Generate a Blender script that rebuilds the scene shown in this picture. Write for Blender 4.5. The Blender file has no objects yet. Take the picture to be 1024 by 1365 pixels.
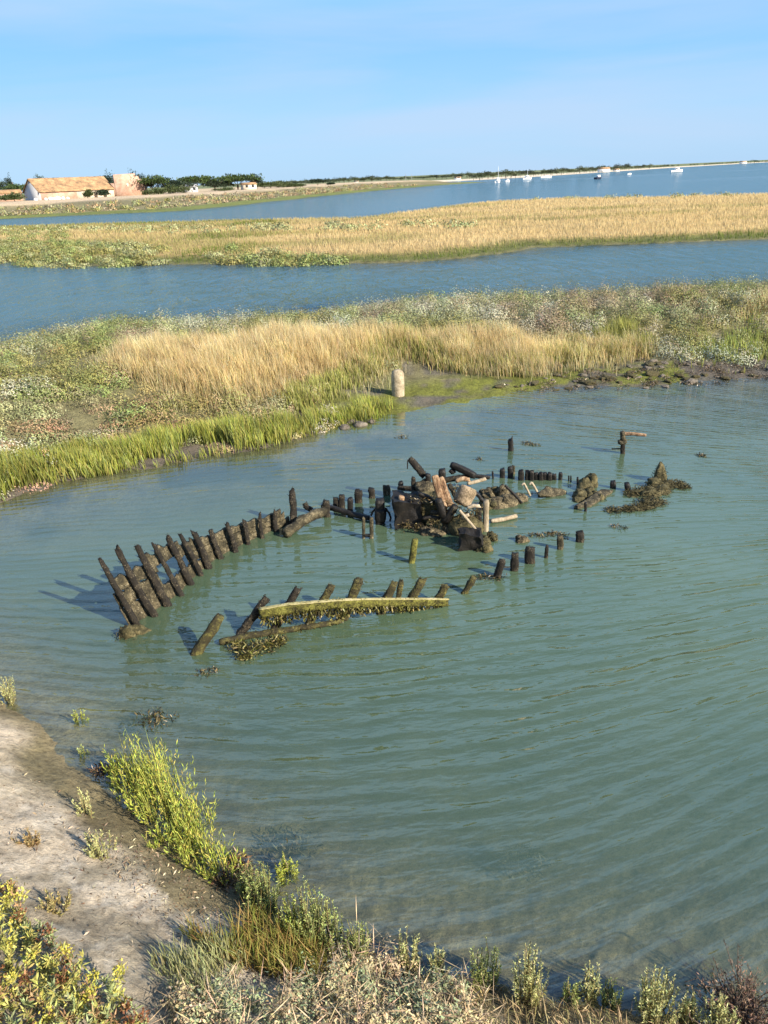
import bpy, math, random
import numpy as np
from mathutils import Vector, Matrix, noise as mnoise

scene = bpy.context.scene
COL = scene.collection
rng = np.random.default_rng(7)
random.seed(7)
R = math.radians

# ------------------------------------------------------------------ camera
CAM_H, F_PX, PITCH, ROLL = 5.0, 993.0, R(24.2), R(2.57)
fw = np.array([0, math.cos(PITCH), -math.sin(PITCH)])
up0 = np.array([0, math.sin(PITCH), math.cos(PITCH)])
rt0 = np.array([1.0, 0, 0])
UP = up0 * math.cos(ROLL) + rt0 * math.sin(ROLL)
RT = rt0 * math.cos(ROLL) - up0 * math.sin(ROLL)
cam = bpy.data.cameras.new('camera')
cam.sensor_fit = 'VERTICAL'
cam.sensor_height = 36
cam.lens = F_PX / 1365 * 36
cam.clip_start = .1
cam.clip_end = 30000
cam_o = bpy.data.objects.new('camera', cam)
m = Matrix.Identity(4)
for i in range(3):
    m[i][0], m[i][1], m[i][2] = RT[i], UP[i], -fw[i]
m[0][3], m[1][3], m[2][3] = 0, 0, CAM_H
cam_o.matrix_world = m
COL.objects.link(cam_o)
scene.camera = cam_o

# ------------------------------------------------------------------ sky and sun
SUN_AZ, SUN_EL = R(125), R(30)          # azimuth clockwise from the view direction
world = bpy.data.worlds.new('World')
scene.world = world
world.use_nodes = True
nt = world.node_tree
nt.nodes.clear()
wo = nt.nodes.new('ShaderNodeOutputWorld')
bg = nt.nodes.new('ShaderNodeBackground')
sky = nt.nodes.new('ShaderNodeTexSky')
sky.sky_type = 'NISHITA'
sky.sun_disc = False
sky.sun_elevation = SUN_EL
sky.sun_rotation = SUN_AZ
sky.air_density = 1.0
sky.dust_density = 0.3
sky.ozone_density = 2.0
bg.inputs['Strength'].default_value = .094
# thin veils of high cloud, laid out by sky direction
tc = nt.nodes.new('ShaderNodeTexCoord')
mp = nt.nodes.new('ShaderNodeMapping')
mp.inputs['Rotation'].default_value = (0, R(-9), R(20))
mp.inputs['Scale'].default_value = (1.1, 1.1, 10)
nz = nt.nodes.new('ShaderNodeTexNoise')
nz.inputs['Scale'].default_value = 1.7
nz.inputs['Detail'].default_value = 5
nz.inputs['Roughness'].default_value = .5
nz.inputs['Distortion'].default_value = .3
rp = nt.nodes.new('ShaderNodeMapRange')
rp.inputs[1].default_value, rp.inputs[2].default_value = .4, .68
rp.inputs[3].default_value, rp.inputs[4].default_value = 0, .6
mx = nt.nodes.new('ShaderNodeMixRGB')
mx.inputs[2].default_value = (2.55, 3.25, 4.3, 1)
hs = nt.nodes.new('ShaderNodeHueSaturation')
hs.inputs['Saturation'].default_value = 1.1
L = nt.links.new
L(tc.outputs['Generated'], mp.inputs[0])
L(mp.outputs[0], nz.inputs[0])
L(nz.outputs[0], rp.inputs[0])
# the clear blue band of air low over the sea: colour by height above the horizon
sx = nt.nodes.new('ShaderNodeSeparateXYZ')
gr = nt.nodes.new('ShaderNodeValToRGB')
ge = gr.color_ramp.elements
for p_, c_ in ((0.0, (1.8, 2.95, 4.3)), (.06, (1.65, 3.0, 4.5)), (.15, (1.15, 2.65, 4.7)), (.36, (2.0, 3.7, 6.2)), (.52, (1.7, 3.3, 5.8)), (.68, (.65, 1.6, 3.7)), (.85, (.25, .75, 2.2)), (1.0, (.2, .65, 1.9))):
    e = ge.new(p_) if p_ not in (0.0, 1.0) else ge[0 if p_ == 0.0 else -1]
    e.color = (*c_, 1)
mg = nt.nodes.new('ShaderNodeMixRGB')
mg.inputs[0].default_value = .92
L(tc.outputs['Generated'], sx.inputs[0])
L(sx.outputs[2], gr.inputs[0])
L(sky.outputs[0], hs.inputs['Color'])
L(hs.outputs[0], mg.inputs[1])
L(gr.outputs[0], mg.inputs[2])
L(mg.outputs[0], mx.inputs[1])
L(rp.outputs[0], mx.inputs[0])
L(mx.outputs[0], bg.inputs[0])
L(bg.outputs[0], wo.inputs[0])

sun = bpy.data.lights.new('sun', 'SUN')
sun.energy = 4.8
sun.angle = R(.5)
sun.color = (1, .89, .74)
sun_o = bpy.data.objects.new('sun', sun)
SDIR = Vector((math.sin(SUN_AZ) * math.cos(SUN_EL), math.cos(SUN_AZ) * math.cos(SUN_EL), math.sin(SUN_EL)))
sun_o.rotation_euler = SDIR.to_track_quat('Z', 'Y').to_euler()
sun_o.location = (30, -20, 40)
COL.objects.link(sun_o)

scene.view_settings.view_transform = 'Standard'
scene.view_settings.look = 'None'
scene.view_settings.exposure = 1.25
scene.view_settings.gamma = 1
scene.cycles.use_denoising = True
scene.cycles.max_bounces = 7
scene.cycles.transparent_max_bounces = 8
scene.cycles.caustics_reflective = False
scene.cycles.caustics_refractive = False

# ------------------------------------------------------------------ small helpers
def ray(px, py):
    d = fw * F_PX + RT * (px - 512) + UP * (682.5 - py)
    return d / np.linalg.norm(d)

def at(px, py, z=0.0):
    d = ray(px, py)
    t = (z - CAM_H) / d[2]
    return np.array([d[0] * t, d[1] * t, z])

def pts(lst, z=0.0):
    return [tuple(at(x, y, z)[:2]) for x, y in lst]

def far_at(px, py, dist):
    d = ray(px, py)
    t = dist / math.hypot(d[0], d[1])
    return np.array([d[0] * t, d[1] * t, CAM_H + d[2] * t])

def up_at(B, px, py, k=0.0):
    """point seen at the pixel, in the upright plane through B facing the camera and leaning away by k per metre"""
    d = ray(px, py)
    h = np.array([B[0], B[1], 0.0])
    h /= np.linalg.norm(h)
    n = np.array([h[0], h[1], -k])
    C = np.array([0, 0, CAM_H])
    t = np.dot(np.asarray(B) - C, n) / np.dot(d, n)
    return C + d * t

def hash2(ix, iy, s):
    h = (ix.astype(np.int64) * 374761393 + iy.astype(np.int64) * 668265263 + s * 1442695041) & 0x7fffffff
    h = ((h ^ (h >> 13)) * 1274126177) & 0x7fffffff
    h = h ^ (h >> 16)
    return (h & 0xffff) / 65535.0

def vnoise(x, y, s=0):
    ix, iy = np.floor(x), np.floor(y)
    fx, fy = x - ix, y - iy
    fx, fy = fx * fx * (3 - 2 * fx), fy * fy * (3 - 2 * fy)
    a, b = hash2(ix, iy, s), hash2(ix + 1, iy, s)
    c, d = hash2(ix, iy + 1, s), hash2(ix + 1, iy + 1, s)
    return (a * (1 - fx) + b * fx) * (1 - fy) + (c * (1 - fx) + d * fx) * fy

def fbm(x, y, s=0, o=4):
    v, a, t = 0, 1, 0
    for k in range(o):
        v = v + a * vnoise(x * 2 ** k + 17.3 * k, y * 2 ** k - 9.1 * k, s + k)
        t += a
        a *= .5
    return v / t

def sstep(a, b, x):
    t = np.clip((x - a) / (b - a), 0, 1)
    return t * t * (3 - 2 * t)

def inside(x, y, poly):
    c = np.zeros(x.shape, bool)
    n = len(poly)
    for i in range(n):
        x1, y1 = poly[i]
        x2, y2 = poly[(i + 1) % n]
        if y1 == y2:
            continue
        k = ((y1 > y) != (y2 > y)) & (x < (x2 - x1) * (y - y1) / (y2 - y1) + x1)
        c ^= k
    return c

def sdf(x, y, poly):
    """signed distance to the outline, positive inside"""
    d = np.full(x.shape, 1e18)
    n = len(poly)
    for i in range(n):
        x1, y1 = poly[i]
        x2, y2 = poly[(i + 1) % n]
        ex, ey = x2 - x1, y2 - y1
        t = np.clip(((x - x1) * ex + (y - y1) * ey) / (ex * ex + ey * ey + 1e-12), 0, 1)
        d = np.minimum(d, (x - x1 - t * ex) ** 2 + (y - y1 - t * ey) ** 2)
    d = np.sqrt(d)
    return np.where(inside(x, y, poly), d, -d)

def new_mesh(name, V, faces, mat=None, col=None, attrs=None, smooth=False):
    """faces: list of int arrays, each (n,3) or (n,4)"""
    V = np.asarray(V, np.float32)
    me = bpy.data.meshes.new(name)
    me.vertices.add(len(V))
    me.vertices.foreach_set('co', V.ravel())
    faces = [np.asarray(f, np.int32) for f in faces if len(f)]
    loops = np.concatenate([f.ravel() for f in faces])
    tot = np.concatenate([np.full(len(f), f.shape[1], np.int32) for f in faces])
    me.loops.add(len(loops))
    me.loops.foreach_set('vertex_index', loops)
    me.polygons.add(len(tot))
    me.polygons.foreach_set('loop_start', np.concatenate([[0], np.cumsum(tot)[:-1]]).astype(np.int32))
    me.polygons.foreach_set('loop_total', tot)
    if smooth:
        me.polygons.foreach_set('use_smooth', np.ones(len(tot), bool))
    if col is not None:
        a = me.color_attributes.new('Col', 'FLOAT_COLOR', 'POINT')
        c = np.ones((len(V), 4), np.float32)
        c[:, :3] = col
        a.data.foreach_set('color', c.ravel())
    for k, v in (attrs or {}).items():
        a = me.attributes.new(k, 'FLOAT', 'POINT')
        a.data.foreach_set('value', np.asarray(v, np.float32))
    me.update(calc_edges=True)
    me.validate()
    if mat:
        me.materials.append(mat)
    return me

def link(name, me, loc=(0, 0, 0), parent=None):
    o = bpy.data.objects.new(name, me)
    o.location = loc
    if parent:
        o.parent = parent
    COL.objects.link(o)
    return o

def tag(o, label=None, cat=None, group=None, kind=None):
    if label: o['label'] = label
    if cat: o['category'] = cat
    if group: o['group'] = group
    if kind: o['kind'] = kind
    return o

def empty(name, loc, label, cat, group=None):
    o = bpy.data.objects.new(name, None)
    o.location = loc
    o.empty_display_size = .2
    COL.objects.link(o)
    return tag(o, label, cat, group)

class MB:
    """collects verts / faces in world space, links them as ONE mesh with its origin at loc"""
    def __init__(s):
        s.V, s.Q, s.T, s.C, s.n = [], [], [], [], 0
    def add(s, V, Q=None, T=None, C=None):
        V = np.asarray(V, float).reshape(-1, 3)
        if Q is not None and len(Q): s.Q.append(np.asarray(Q, int) + s.n)
        if T is not None and len(T): s.T.append(np.asarray(T, int) + s.n)
        s.V.append(V)
        if C is None: C = np.full((len(V), 3), .5)
        C = np.asarray(C, float)
        if C.ndim == 1: C = np.tile(C, (len(V), 1))
        s.C.append(C)
        s.n += len(V)
    def build(s, name, mat, loc=(0, 0, 0), parent=None, smooth=False):
        V = np.concatenate(s.V) - np.asarray(loc)
        f = []
        if s.Q: f.append(np.concatenate(s.Q))
        if s.T: f.append(np.concatenate(s.T))
        me = new_mesh(name, V, f, mat, np.concatenate(s.C), smooth=smooth)
        return link(name, me, (0, 0, 0) if parent else loc, parent)

# ------------------------------------------------------------------ materials
def mat_new(name):
    mt = bpy.data.materials.new(name)
    mt.use_nodes = True
    n = mt.node_tree
    n.nodes.clear()
    return mt, n, n.links.new

def nd(n, t, **kw):
    x = n.nodes.new(t)
    for k, v in kw.items():
        if k in x.inputs: x.inputs[k].default_value = v
        else: setattr(x, k, v)
    return x

def ramp(n, stops):
    r = n.nodes.new('ShaderNodeValToRGB')
    e = r.color_ramp.elements
    while len(e) < len(stops): e.new(.5)
    for i, (p, c) in enumerate(stops):
        e[i].position = p
        e[i].color = (*c, 1)
    return r

def veg_mat(name, trans=.3, rough=.6):
    mt, n, l = mat_new(name)
    o = nd(n, 'ShaderNodeOutputMaterial')
    a = nd(n, 'ShaderNodeVertexColor', layer_name='Col')
    p = nd(n, 'ShaderNodeBsdfPrincipled', Roughness=rough)
    p.inputs['Specular IOR Level'].default_value = .25
    t = nd(n, 'ShaderNodeBsdfTranslucent')
    mxs = nd(n, 'ShaderNodeMixShader', Fac=trans)
    l(a.outputs[0], p.inputs['Base Color'])
    l(a.outputs[0], t.inputs['Color'])
    l(p.outputs[0], mxs.inputs[1])
    l(t.outputs[0], mxs.inputs[2])
    l(mxs.outputs[0], o.inputs[0])
    return mt

def rough_mat(name, stops, scale=8, bump=.02, rough=.8, scale2=40, stretch=(1, 1, 1), spec=.3, speck=None, coords='Object'):
    """noise-coloured solid: stops = colour ramp over a two-octave noise"""
    mt, n, l = mat_new(name)
    o = nd(n, 'ShaderNodeOutputMaterial')
    tcn = nd(n, 'ShaderNodeTexCoord')
    mpn = nd(n, 'ShaderNodeMapping')
    mpn.inputs['Scale'].default_value = stretch
    l(tcn.outputs[coords], mpn.inputs[0])
    n1 = nd(n, 'ShaderNodeTexNoise', Scale=scale, Detail=6, Roughness=.65)
    n2 = nd(n, 'ShaderNodeTexNoise', Scale=scale2, Detail=4, Roughness=.7)
    l(mpn.outputs[0], n1.inputs[0])
    l(mpn.outputs[0], n2.inputs[0])
    ad = nd(n, 'ShaderNodeMath', operation='MULTIPLY_ADD')
    ad.inputs[1].default_value = .45
    l(n2.outputs[0], ad.inputs[0])
    sc = nd(n, 'ShaderNodeMath', operation='MULTIPLY')
    sc.inputs[1].default_value = .55
    l(n1.outputs[0], sc.inputs[0])
    l(sc.outputs[0], ad.inputs[2])
    r = ramp(n, stops)
    l(ad.outputs[0], r.inputs[0])
    p = nd(n, 'ShaderNodeBsdfPrincipled', Roughness=rough)
    p.inputs['Specular IOR Level'].default_value = spec
    l(r.outputs[0], p.inputs['Base Color'])
    if speck:
        v = nd(n, 'ShaderNodeTexVoronoi', Scale=speck[0])
        l(mpn.outputs[0], v.inputs[0])
        lt = nd(n, 'ShaderNodeMath', operation='LESS_THAN')
        lt.inputs[1].default_value = speck[1]
        l(v.outputs['Distance'], lt.inputs[0])
        gt = nd(n, 'ShaderNodeMath', operation='GREATER_THAN')
        gt.inputs[1].default_value = .5
        l(n1.outputs[0], gt.inputs[0])
        mu = nd(n, 'ShaderNodeMath', operation='MULTIPLY')
        l(lt.outputs[0], mu.inputs[0])
        l(gt.outputs[0], mu.inputs[1])
        mxr = nd(n, 'ShaderNodeMixRGB')
        mxr.inputs[2].default_value = (*speck[2], 1)
        l(mu.outputs[0], mxr.inputs[0])
        l(r.outputs[0], mxr.inputs[1])
        l(mxr.outputs[0], p.inputs['Base Color'])
    b = nd(n, 'ShaderNodeBump', Strength=1, Distance=bump)
    l(ad.outputs[0], b.inputs['Height'])
    l(b.outputs[0], p.inputs['Normal'])
    l(p.outputs[0], o.inputs[0])
    return mt

M = {}
M['leaf'] = veg_mat('leaf', .22, .55)
M['grass'] = veg_mat('grass_blade', .35, .5)
M['dry'] = veg_mat('dry_stem', .15, .8)
M['straw'] = veg_mat('straw_blade', .5, .9)
M['weed'] = veg_mat('seaweed', .05, .35)
M['rib'] = rough_mat('encrusted_oak', [(.32, (.004, .0035, .0025)), (.52, (.014, .011, .007)), (.62, (.05, .04, .024)), (.76, (.17, .14, .085))], 9, .03, .75, 45, speck=(60, .2, (.2, .17, .11)))
M['plank'] = rough_mat('barnacled_plank', [(.36, (.008, .007, .004)), (.48, (.035, .03, .016)), (.58, (.1, .082, .045)), (.7, (.26, .215, .13))], 10, .03, .8, 50, speck=(55, .22, (.34, .3, .2)))
M['dark'] = rough_mat('wet_black_oak', [(.35, (.004, .004, .0035)), (.55, (.012, .01, .008)), (.68, (.04, .033, .022)), (.82, (.12, .1, .06))], 8, .02, .55, 40)
M['moss'] = rough_mat('mossy_oak', [(.36, (.016, .014, .005)), (.47, (.065, .06, .014)), (.56, (.17, .165, .032)), (.7, (.34, .32, .1))], 9, .03, .85, 55)
M['mossrib'] = rough_mat('algae_oak', [(.3, (.008, .007, .004)), (.5, (.04, .034, .014)), (.6, (.12, .11, .03)), (.75, (.26, .23, .1))], 11, .03, .8, 50)
M['brighttop'] = rough_mat('bright_top_edge', [(.32, (.16, .14, .05)), (.48, (.3, .27, .12)), (.68, (.52, .45, .28))], 9, .012, .8, 60)  # light on the mossy beam's top, put into a pale colour
M['pale'] = rough_mat('bleached_oak', [(.32, (.08, .065, .04)), (.48, (.26, .21, .14)), (.68, (.5, .43, .31))], 9, .012, .8, 60, (1, 1, .25))
M['rust'] = rough_mat('rusty_timber', [(.38, (.03, .02, .012)), (.48, (.17, .095, .05)), (.56, (.32, .22, .13)), (.68, (.5, .4, .27))], 12, .012, .8, 60, (1, 1, .4))
M['rock'] = rough_mat('encrusted_stone', [(.36, (.01, .008, .005)), (.48, (.05, .042, .024)), (.58, (.16, .13, .075)), (.7, (.38, .31, .19))], 10, .04, .85, 40)
M['mossrock'] = rough_mat('weedy_stone', [(.36, (.01, .009, .004)), (.5, (.06, .053, .022)), (.66, (.2, .165, .08))], 12, .03, .85, 60)
M['mudrock'] = rough_mat('muddy_stone', [(.3, (.04, .035, .025)), (.5, (.13, .11, .085)), (.7, (.3, .26, .2))], 7, .02, .75, 30)
M['concrete'] = rough_mat('old_concrete', [(.36, (.1, .08, .045)), (.47, (.28, .23, .15)), (.56, (.42, .35, .24)), (.68, (.52, .45, .33))], 7, .03, .85, 50)
M['drum'] = rough_mat('drum_concrete', [(.36, (.035, .026, .016)), (.47, (.16, .12, .07)), (.57, (.34, .26, .17)), (.68, (.5, .41, .29))], 8, .02, .85, 45)
M['bark'] = rough_mat('bark', [(.3, (.05, .035, .025)), (.7, (.16, .12, .09))], 3, .05, .9, 12)
M['white'] = rough_mat('white_paint', [(.3, (.7, .7, .68)), (.7, (.82, .82, .8))], 2, .002, .4, 9)
M['navy'] = rough_mat('dark_hull_paint', [(.3, (.015, .02, .04)), (.7, (.03, .035, .06))], 2, .002, .35, 9)
M['glass'] = rough_mat('dark_glass', [(.3, (.02, .03, .035)), (.7, (.04, .05, .06))], 2, .001, .1, 9, spec=.6)
M['tile'] = rough_mat('lichen_roof_tiles', [(.36, (.1, .075, .045)), (.46, (.24, .15, .08)), (.54, (.36, .22, .11)), (.64, (.4, .32, .17))], .5, .05, .9, 3, (1, 1, 1))
M['brick'] = rough_mat('pink_stone', [(.34, (.22, .13, .09)), (.47, (.4, .25, .18)), (.56, (.48, .32, .24)), (.68, (.55, .42, .32))], .6, .04, .9, 4)
M['cream'] = rough_mat('cream_render', [(.3, (.48, .4, .3)), (.7, (.68, .6, .47))], .4, .02, .9, 3)
M['greywall_shade'] = rough_mat('grey_wall_and_shade', [(.3, (.36, .36, .36)), (.7, (.48, .48, .48))], .4, .02, .9, 3)  # grey cottage wall; on the barn gable, bluish shade put into the colour
M['metal'] = rough_mat('grey_metal', [(.3, (.2, .2, .2)), (.7, (.35, .35, .35))], 2, .002, .5, 9)

def ground_mat():
    mt, n, l = mat_new('ground_soil')
    o = nd(n, 'ShaderNodeOutputMaterial')
    a = nd(n, 'ShaderNodeVertexColor', layer_name='Col')
    tcn = nd(n, 'ShaderNodeTexCoord')
    n1 = nd(n, 'ShaderNodeTexNoise', Scale=1.6, Detail=8, Roughness=.65)
    n2 = nd(n, 'ShaderNodeTexNoise', Scale=14, Detail=8, Roughness=.75)
    n3 = nd(n, 'ShaderNodeTexNoise', Scale=.09, Detail=5)
    for q in (n1, n2, n3): l(tcn.outputs['Object'], q.inputs[0])
    r1 = ramp(n, [(.3, (.55, .53, .5)), (.5, (1, 1, 1)), (.7, (1.35, 1.33, 1.3))])
    r2 = ramp(n, [(.32, (.5, .48, .45)), (.5, (1, 1, 1)), (.68, (1.35, 1.35, 1.35))])
    r3 = ramp(n, [(.3, (.8, .82, .85)), (.7, (1.2, 1.18, 1.15))])
    l(n1.outputs[0], r1.inputs[0]); l(n2.outputs[0], r2.inputs[0]); l(n3.outputs[0], r3.inputs[0])
    cur = a.outputs[0]
    for r in (r1, r2, r3):
        x = nd(n, 'ShaderNodeMixRGB', blend_type='MULTIPLY', Fac=1)
        l(cur, x.inputs[1]); l(r.outputs[0], x.inputs[2])
        cur = x.outputs[0]
    p = nd(n, 'ShaderNodeBsdfPrincipled', Roughness=.88)
    p.inputs['Specular IOR Level'].default_value = .25
    l(cur, p.inputs['Base Color'])
    b = nd(n, 'ShaderNodeBump', Strength=.9, Distance=.06)
    l(n2.outputs[0], b.inputs['Height'])
    b2 = nd(n, 'ShaderNodeBump', Strength=.7, Distance=.12)
    l(n1.outputs[0], b2.inputs['Height'])
    l(b.outputs[0], b2.inputs['Normal'])
    l(b2.outputs[0], p.inputs['Normal'])
    l(p.outputs[0], o.inputs[0])
    return mt
M['ground'] = ground_mat()

def water_mat():
    mt, n, l = mat_new('water')
    o = nd(n, 'ShaderNodeOutputMaterial')
    dep = nd(n, 'ShaderNodeAttribute', attribute_name='depth')
    chop = nd(n, 'ShaderNodeAttribute', attribute_name='chop')
    pool = nd(n, 'ShaderNodeAttribute', attribute_name='pool')
    geo = nd(n, 'ShaderNodeNewGeometry')
    # murk: how much of the bed the water hides, from the real depth
    e1 = nd(n, 'ShaderNodeMath', operation='MULTIPLY'); e1.inputs[1].default_value = -2.7
    l(dep.outputs['Fac'], e1.inputs[0])
    e2 = nd(n, 'ShaderNodeMath', operation='EXPONENT'); l(e1.outputs[0], e2.inputs[0])
    e3 = nd(n, 'ShaderNodeMath', operation='SUBTRACT', use_clamp=True); e3.inputs[0].default_value = 1
    l(e2.outputs[0], e3.inputs[1])
    # murk colour, cloudy patches of stirred silt
    nc = nd(n, 'ShaderNodeTexNoise', Scale=.35, Detail=4)
    l(geo.outputs['Position'], nc.inputs[0])
    rc = ramp(n, [(.3, (.062, .103, .06)), (.7, (.09, .135, .08))])
    l(nc.outputs[0], rc.inputs[0])
    blue = nd(n, 'ShaderNodeMixRGB'); blue.inputs[2].default_value = (.062, .14, .19, 1)
    inv = nd(n, 'ShaderNodeMath', operation='SUBTRACT', use_clamp=True); inv.inputs[0].default_value = 1
    l(pool.outputs['Fac'], inv.inputs[1])
    l(inv.outputs[0], blue.inputs[0]); l(rc.outputs[0], blue.inputs[1])
    # waves: arcs round the wind's fetch in the pool + small chop everywhere
    sep = nd(n, 'ShaderNodeSeparateXYZ')
    l(geo.outputs['Position'], sep.inputs[0])
    def mth(op, a_, b_):
        x = nd(n, 'ShaderNodeMath', operation=op)
        for i_, v_ in enumerate((a_, b_)):
            if isinstance(v_, (int, float)): x.inputs[i_].default_value = v_
            else: l(v_, x.inputs[i_])
        return x.outputs[0]
    # crests bend into the bay: y - K(y) (x + .7)^2 is constant along one
    K_ = mth('SUBTRACT', .119, mth('MULTIPLY', sep.outputs[1], .0117))
    xs = mth('ADD', sep.outputs[0], .7)
    ph = mth('SUBTRACT', sep.outputs[1], mth('MULTIPLY', K_, mth('MULTIPLY', xs, xs)))
    def rn(ks, ka, detail, rough, seed, dist=.0):
        a1 = nd(n, 'ShaderNodeMath', operation='MULTIPLY'); a1.inputs[1].default_value = ks; l(ph, a1.inputs[0])
        a2 = nd(n, 'ShaderNodeMath', operation='MULTIPLY'); a2.inputs[1].default_value = ka; l(sep.outputs[0], a2.inputs[0])
        cb = nd(n, 'ShaderNodeCombineXYZ'); cb.inputs[2].default_value = seed
        l(a1.outputs[0], cb.inputs[0]); l(a2.outputs[0], cb.inputs[1])
        q = nd(n, 'ShaderNodeTexNoise', Scale=1, Detail=detail, Roughness=rough, Distortion=dist)
        l(cb.outputs[0], q.inputs[0])
        return q.outputs[0]
    w1 = rn(3.4, .7, 1.5, .45, 0, .2)        # long ripples
    w2 = rn(11, 3.4, 2, .5, 5, .3)          # finer ones on top
    mpn = nd(n, 'ShaderNodeMapping'); mpn.inputs['Rotation'].default_value = (0, 0, R(-14)); mpn.inputs['Scale'].default_value = (1.3, .5, 1)
    l(geo.outputs['Position'], mpn.inputs[0])
    q3 = nd(n, 'ShaderNodeTexNoise', Scale=.9, Detail=4, Roughness=.6, Distortion=.2)
    l(mpn.outputs[0], q3.inputs[0])
    def scaled(sock, k):
        x = nd(n, 'ShaderNodeMath', operation='MULTIPLY'); x.inputs[1].default_value = k; l(sock, x.inputs[0]); return x.outputs[0]
    def add(a_, b_):
        x = nd(n, 'ShaderNodeMath', operation='ADD'); l(a_, x.inputs[0]); l(b_, x.inputs[1]); return x.outputs[0]
    def mul(a_, b_):
        x = nd(n, 'ShaderNodeMath', operation='MULTIPLY'); l(a_, x.inputs[0]); l(b_, x.inputs[1]); return x.outputs[0]
    def ridge(sock):
        x = nd(n, 'ShaderNodeMath', operation='SUBTRACT'); l(sock, x.inputs[0]); x.inputs[1].default_value = .5
        y = nd(n, 'ShaderNodeMath', operation='ABSOLUTE'); l(x.outputs[0], y.inputs[0])
        return scaled(y.outputs[0], -2)
    # regular wind ripples, about 0.3 m apart, their trains swelling and fading
    lag = rn(.7, .45, 2, .5, 9)
    trn = mth('ADD', mth('MULTIPLY', ph, 25.0), mth('MULTIPLY', lag, 17.0))
    sn = mth('POWER', mth('ADD', mth('MULTIPLY', mth('SINE', trn, 0), .5), .5), 1.4)
    swell = mth('MAXIMUM', mth('SUBTRACT', mth('MULTIPLY', rn(1.3, .5, 2, .5, 14), 2.4), .5), .16)
    rip = mth('MULTIPLY', mth('MULTIPLY', sn, swell), .0138)
    hp = mul(add(rip, add(add(scaled(ridge(w1), .014), scaled(w1, .022)), scaled(w2, .02))), pool.outputs['Fac'])
    ho = mul(scaled(q3.outputs[0], 2.6), inv.outputs[0])
    hh = mul(add(hp, ho), chop.outputs['Fac'])
    b = nd(n, 'ShaderNodeBump', Strength=1, Distance=1)
    l(hh, b.inputs['Height'])
    tr = nd(n, 'ShaderNodeBsdfTransparent'); tr.inputs[0].default_value = (.8, .86, .78, 1)
    df = nd(n, 'ShaderNodeBsdfDiffuse')
    l(blue.outputs[0], df.inputs[0])
    bd = nd(n, 'ShaderNodeMixShader')
    l(e3.outputs[0], bd.inputs[0]); l(tr.outputs[0], bd.inputs[1]); l(df.outputs[0], bd.inputs[2])
    # Schlick reflectance, the same from both sides so that daylight reaches the bed
    dt = nd(n, 'ShaderNodeVectorMath', operation='DOT_PRODUCT')
    l(b.outputs[0], dt.inputs[0]); l(geo.outputs['Incoming'], dt.inputs[1])
    c1 = mth('ABSOLUTE', dt.outputs['Value'], 0)
    om = mth('MAXIMUM', mth('SUBTRACT', 1.0, c1), 0.0)
    fres = mth('ADD', mth('MULTIPLY', mth('POWER', om, 5.0), .875), .125)
    gl = nd(n, 'ShaderNodeBsdfGlossy', Roughness=.045)
    l(b.outputs[0], gl.inputs['Normal'])
    fin = nd(n, 'ShaderNodeMixShader')
    l(fres, fin.inputs[0]); l(bd.outputs[0], fin.inputs[1]); l(gl.outputs[0], fin.inputs[2])
    l(fin.outputs[0], o.inputs[0])
    return mt
M['water'] = water_mat()

# ------------------------------------------------------------------ the lie of the land
BANK_EDGE = pts([(0, 940), (60, 975), (110, 1030), (200, 1110), (300, 1170), (400, 1220), (470, 1260), (560, 1290), (680, 1320), (850, 1345), (960, 1365)])
BANK = [(-40, 22), (-14, 13), (-8, 9.4)] + BANK_EDGE + [(4, 2.3), (9, 1), (40, -4), (40, -60), (-60, -60), (-60, 22)]
ISL_NEAR = pts([(0, 668), (80, 645), (170, 628), (300, 602), (380, 590), (450, 572), (520, 556), (560, 547), (640, 532), (740, 519), (860, 513), (1024, 501)])
ISL_FAR = pts([(1024, 371), (880, 378), (700, 388), (550, 393), (430, 402), (370, 418), (200, 424), (100, 429), (0, 450)], .66)
ISL_FAR = [(x * 1.03, y * 1.03 + .5) for x, y in ISL_FAR]
ISL = [(-25, 10.5), (-12, 11)] + ISL_NEAR + [(16, 19.2), (30, 20), (60, 24), (60, 36), (30, 32)] + ISL_FAR + [(-16, 21), (-30, 22)]
MAR_NEAR = pts([(0, 348), (70, 352), (130, 354), (250, 352), (400, 352), (540, 350), (620, 344), (690, 335), (705, 330), (860, 325), (1024, 318)])
MAR_FAR = [(x * .86, y * .86) for x, y in pts([(1024, 254), (900, 258), (750, 261), (640, 266), (560, 275), (480, 285), (300, 289), (200, 292), (0, 298)])]
MARSH = [(-90, 90), (-50, 70)] + MAR_NEAR + [(50, 55), (120, 70), (140, 125)] + MAR_FAR + [(-110, 140)]
DYKE = [(-500, 165)] + pts([(0, 292), (150, 285), (240, 281), (320, 273), (400, 264.5), (500, 254), (590, 246.5), (640, 243.5)]) + [(66, 445), (40, 560), (-150, 640), (-420, 760), (-1500, 900), (-1500, 165)]
FARL = [(-2500, 820), (-300, 760), (-90, 700)] + pts([(600, 242), (650, 239.3), (700, 236.6), (760, 232.6), (800, 230), (900, 223.3), (1024, 216.2)]) + [(1500, 2500), (4500, 4000), (4500, 7800), (-4500, 7800), (-4500, 820)]
MUD = pts([(505, 560), (560, 552), (640, 536), (740, 524), (860, 518), (1070, 505), (1070, 478), (930, 485), (860, 477), (740, 491), (690, 498), (610, 494), (545, 490), (505, 508), (430, 530), (440, 545)], .1)

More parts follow.
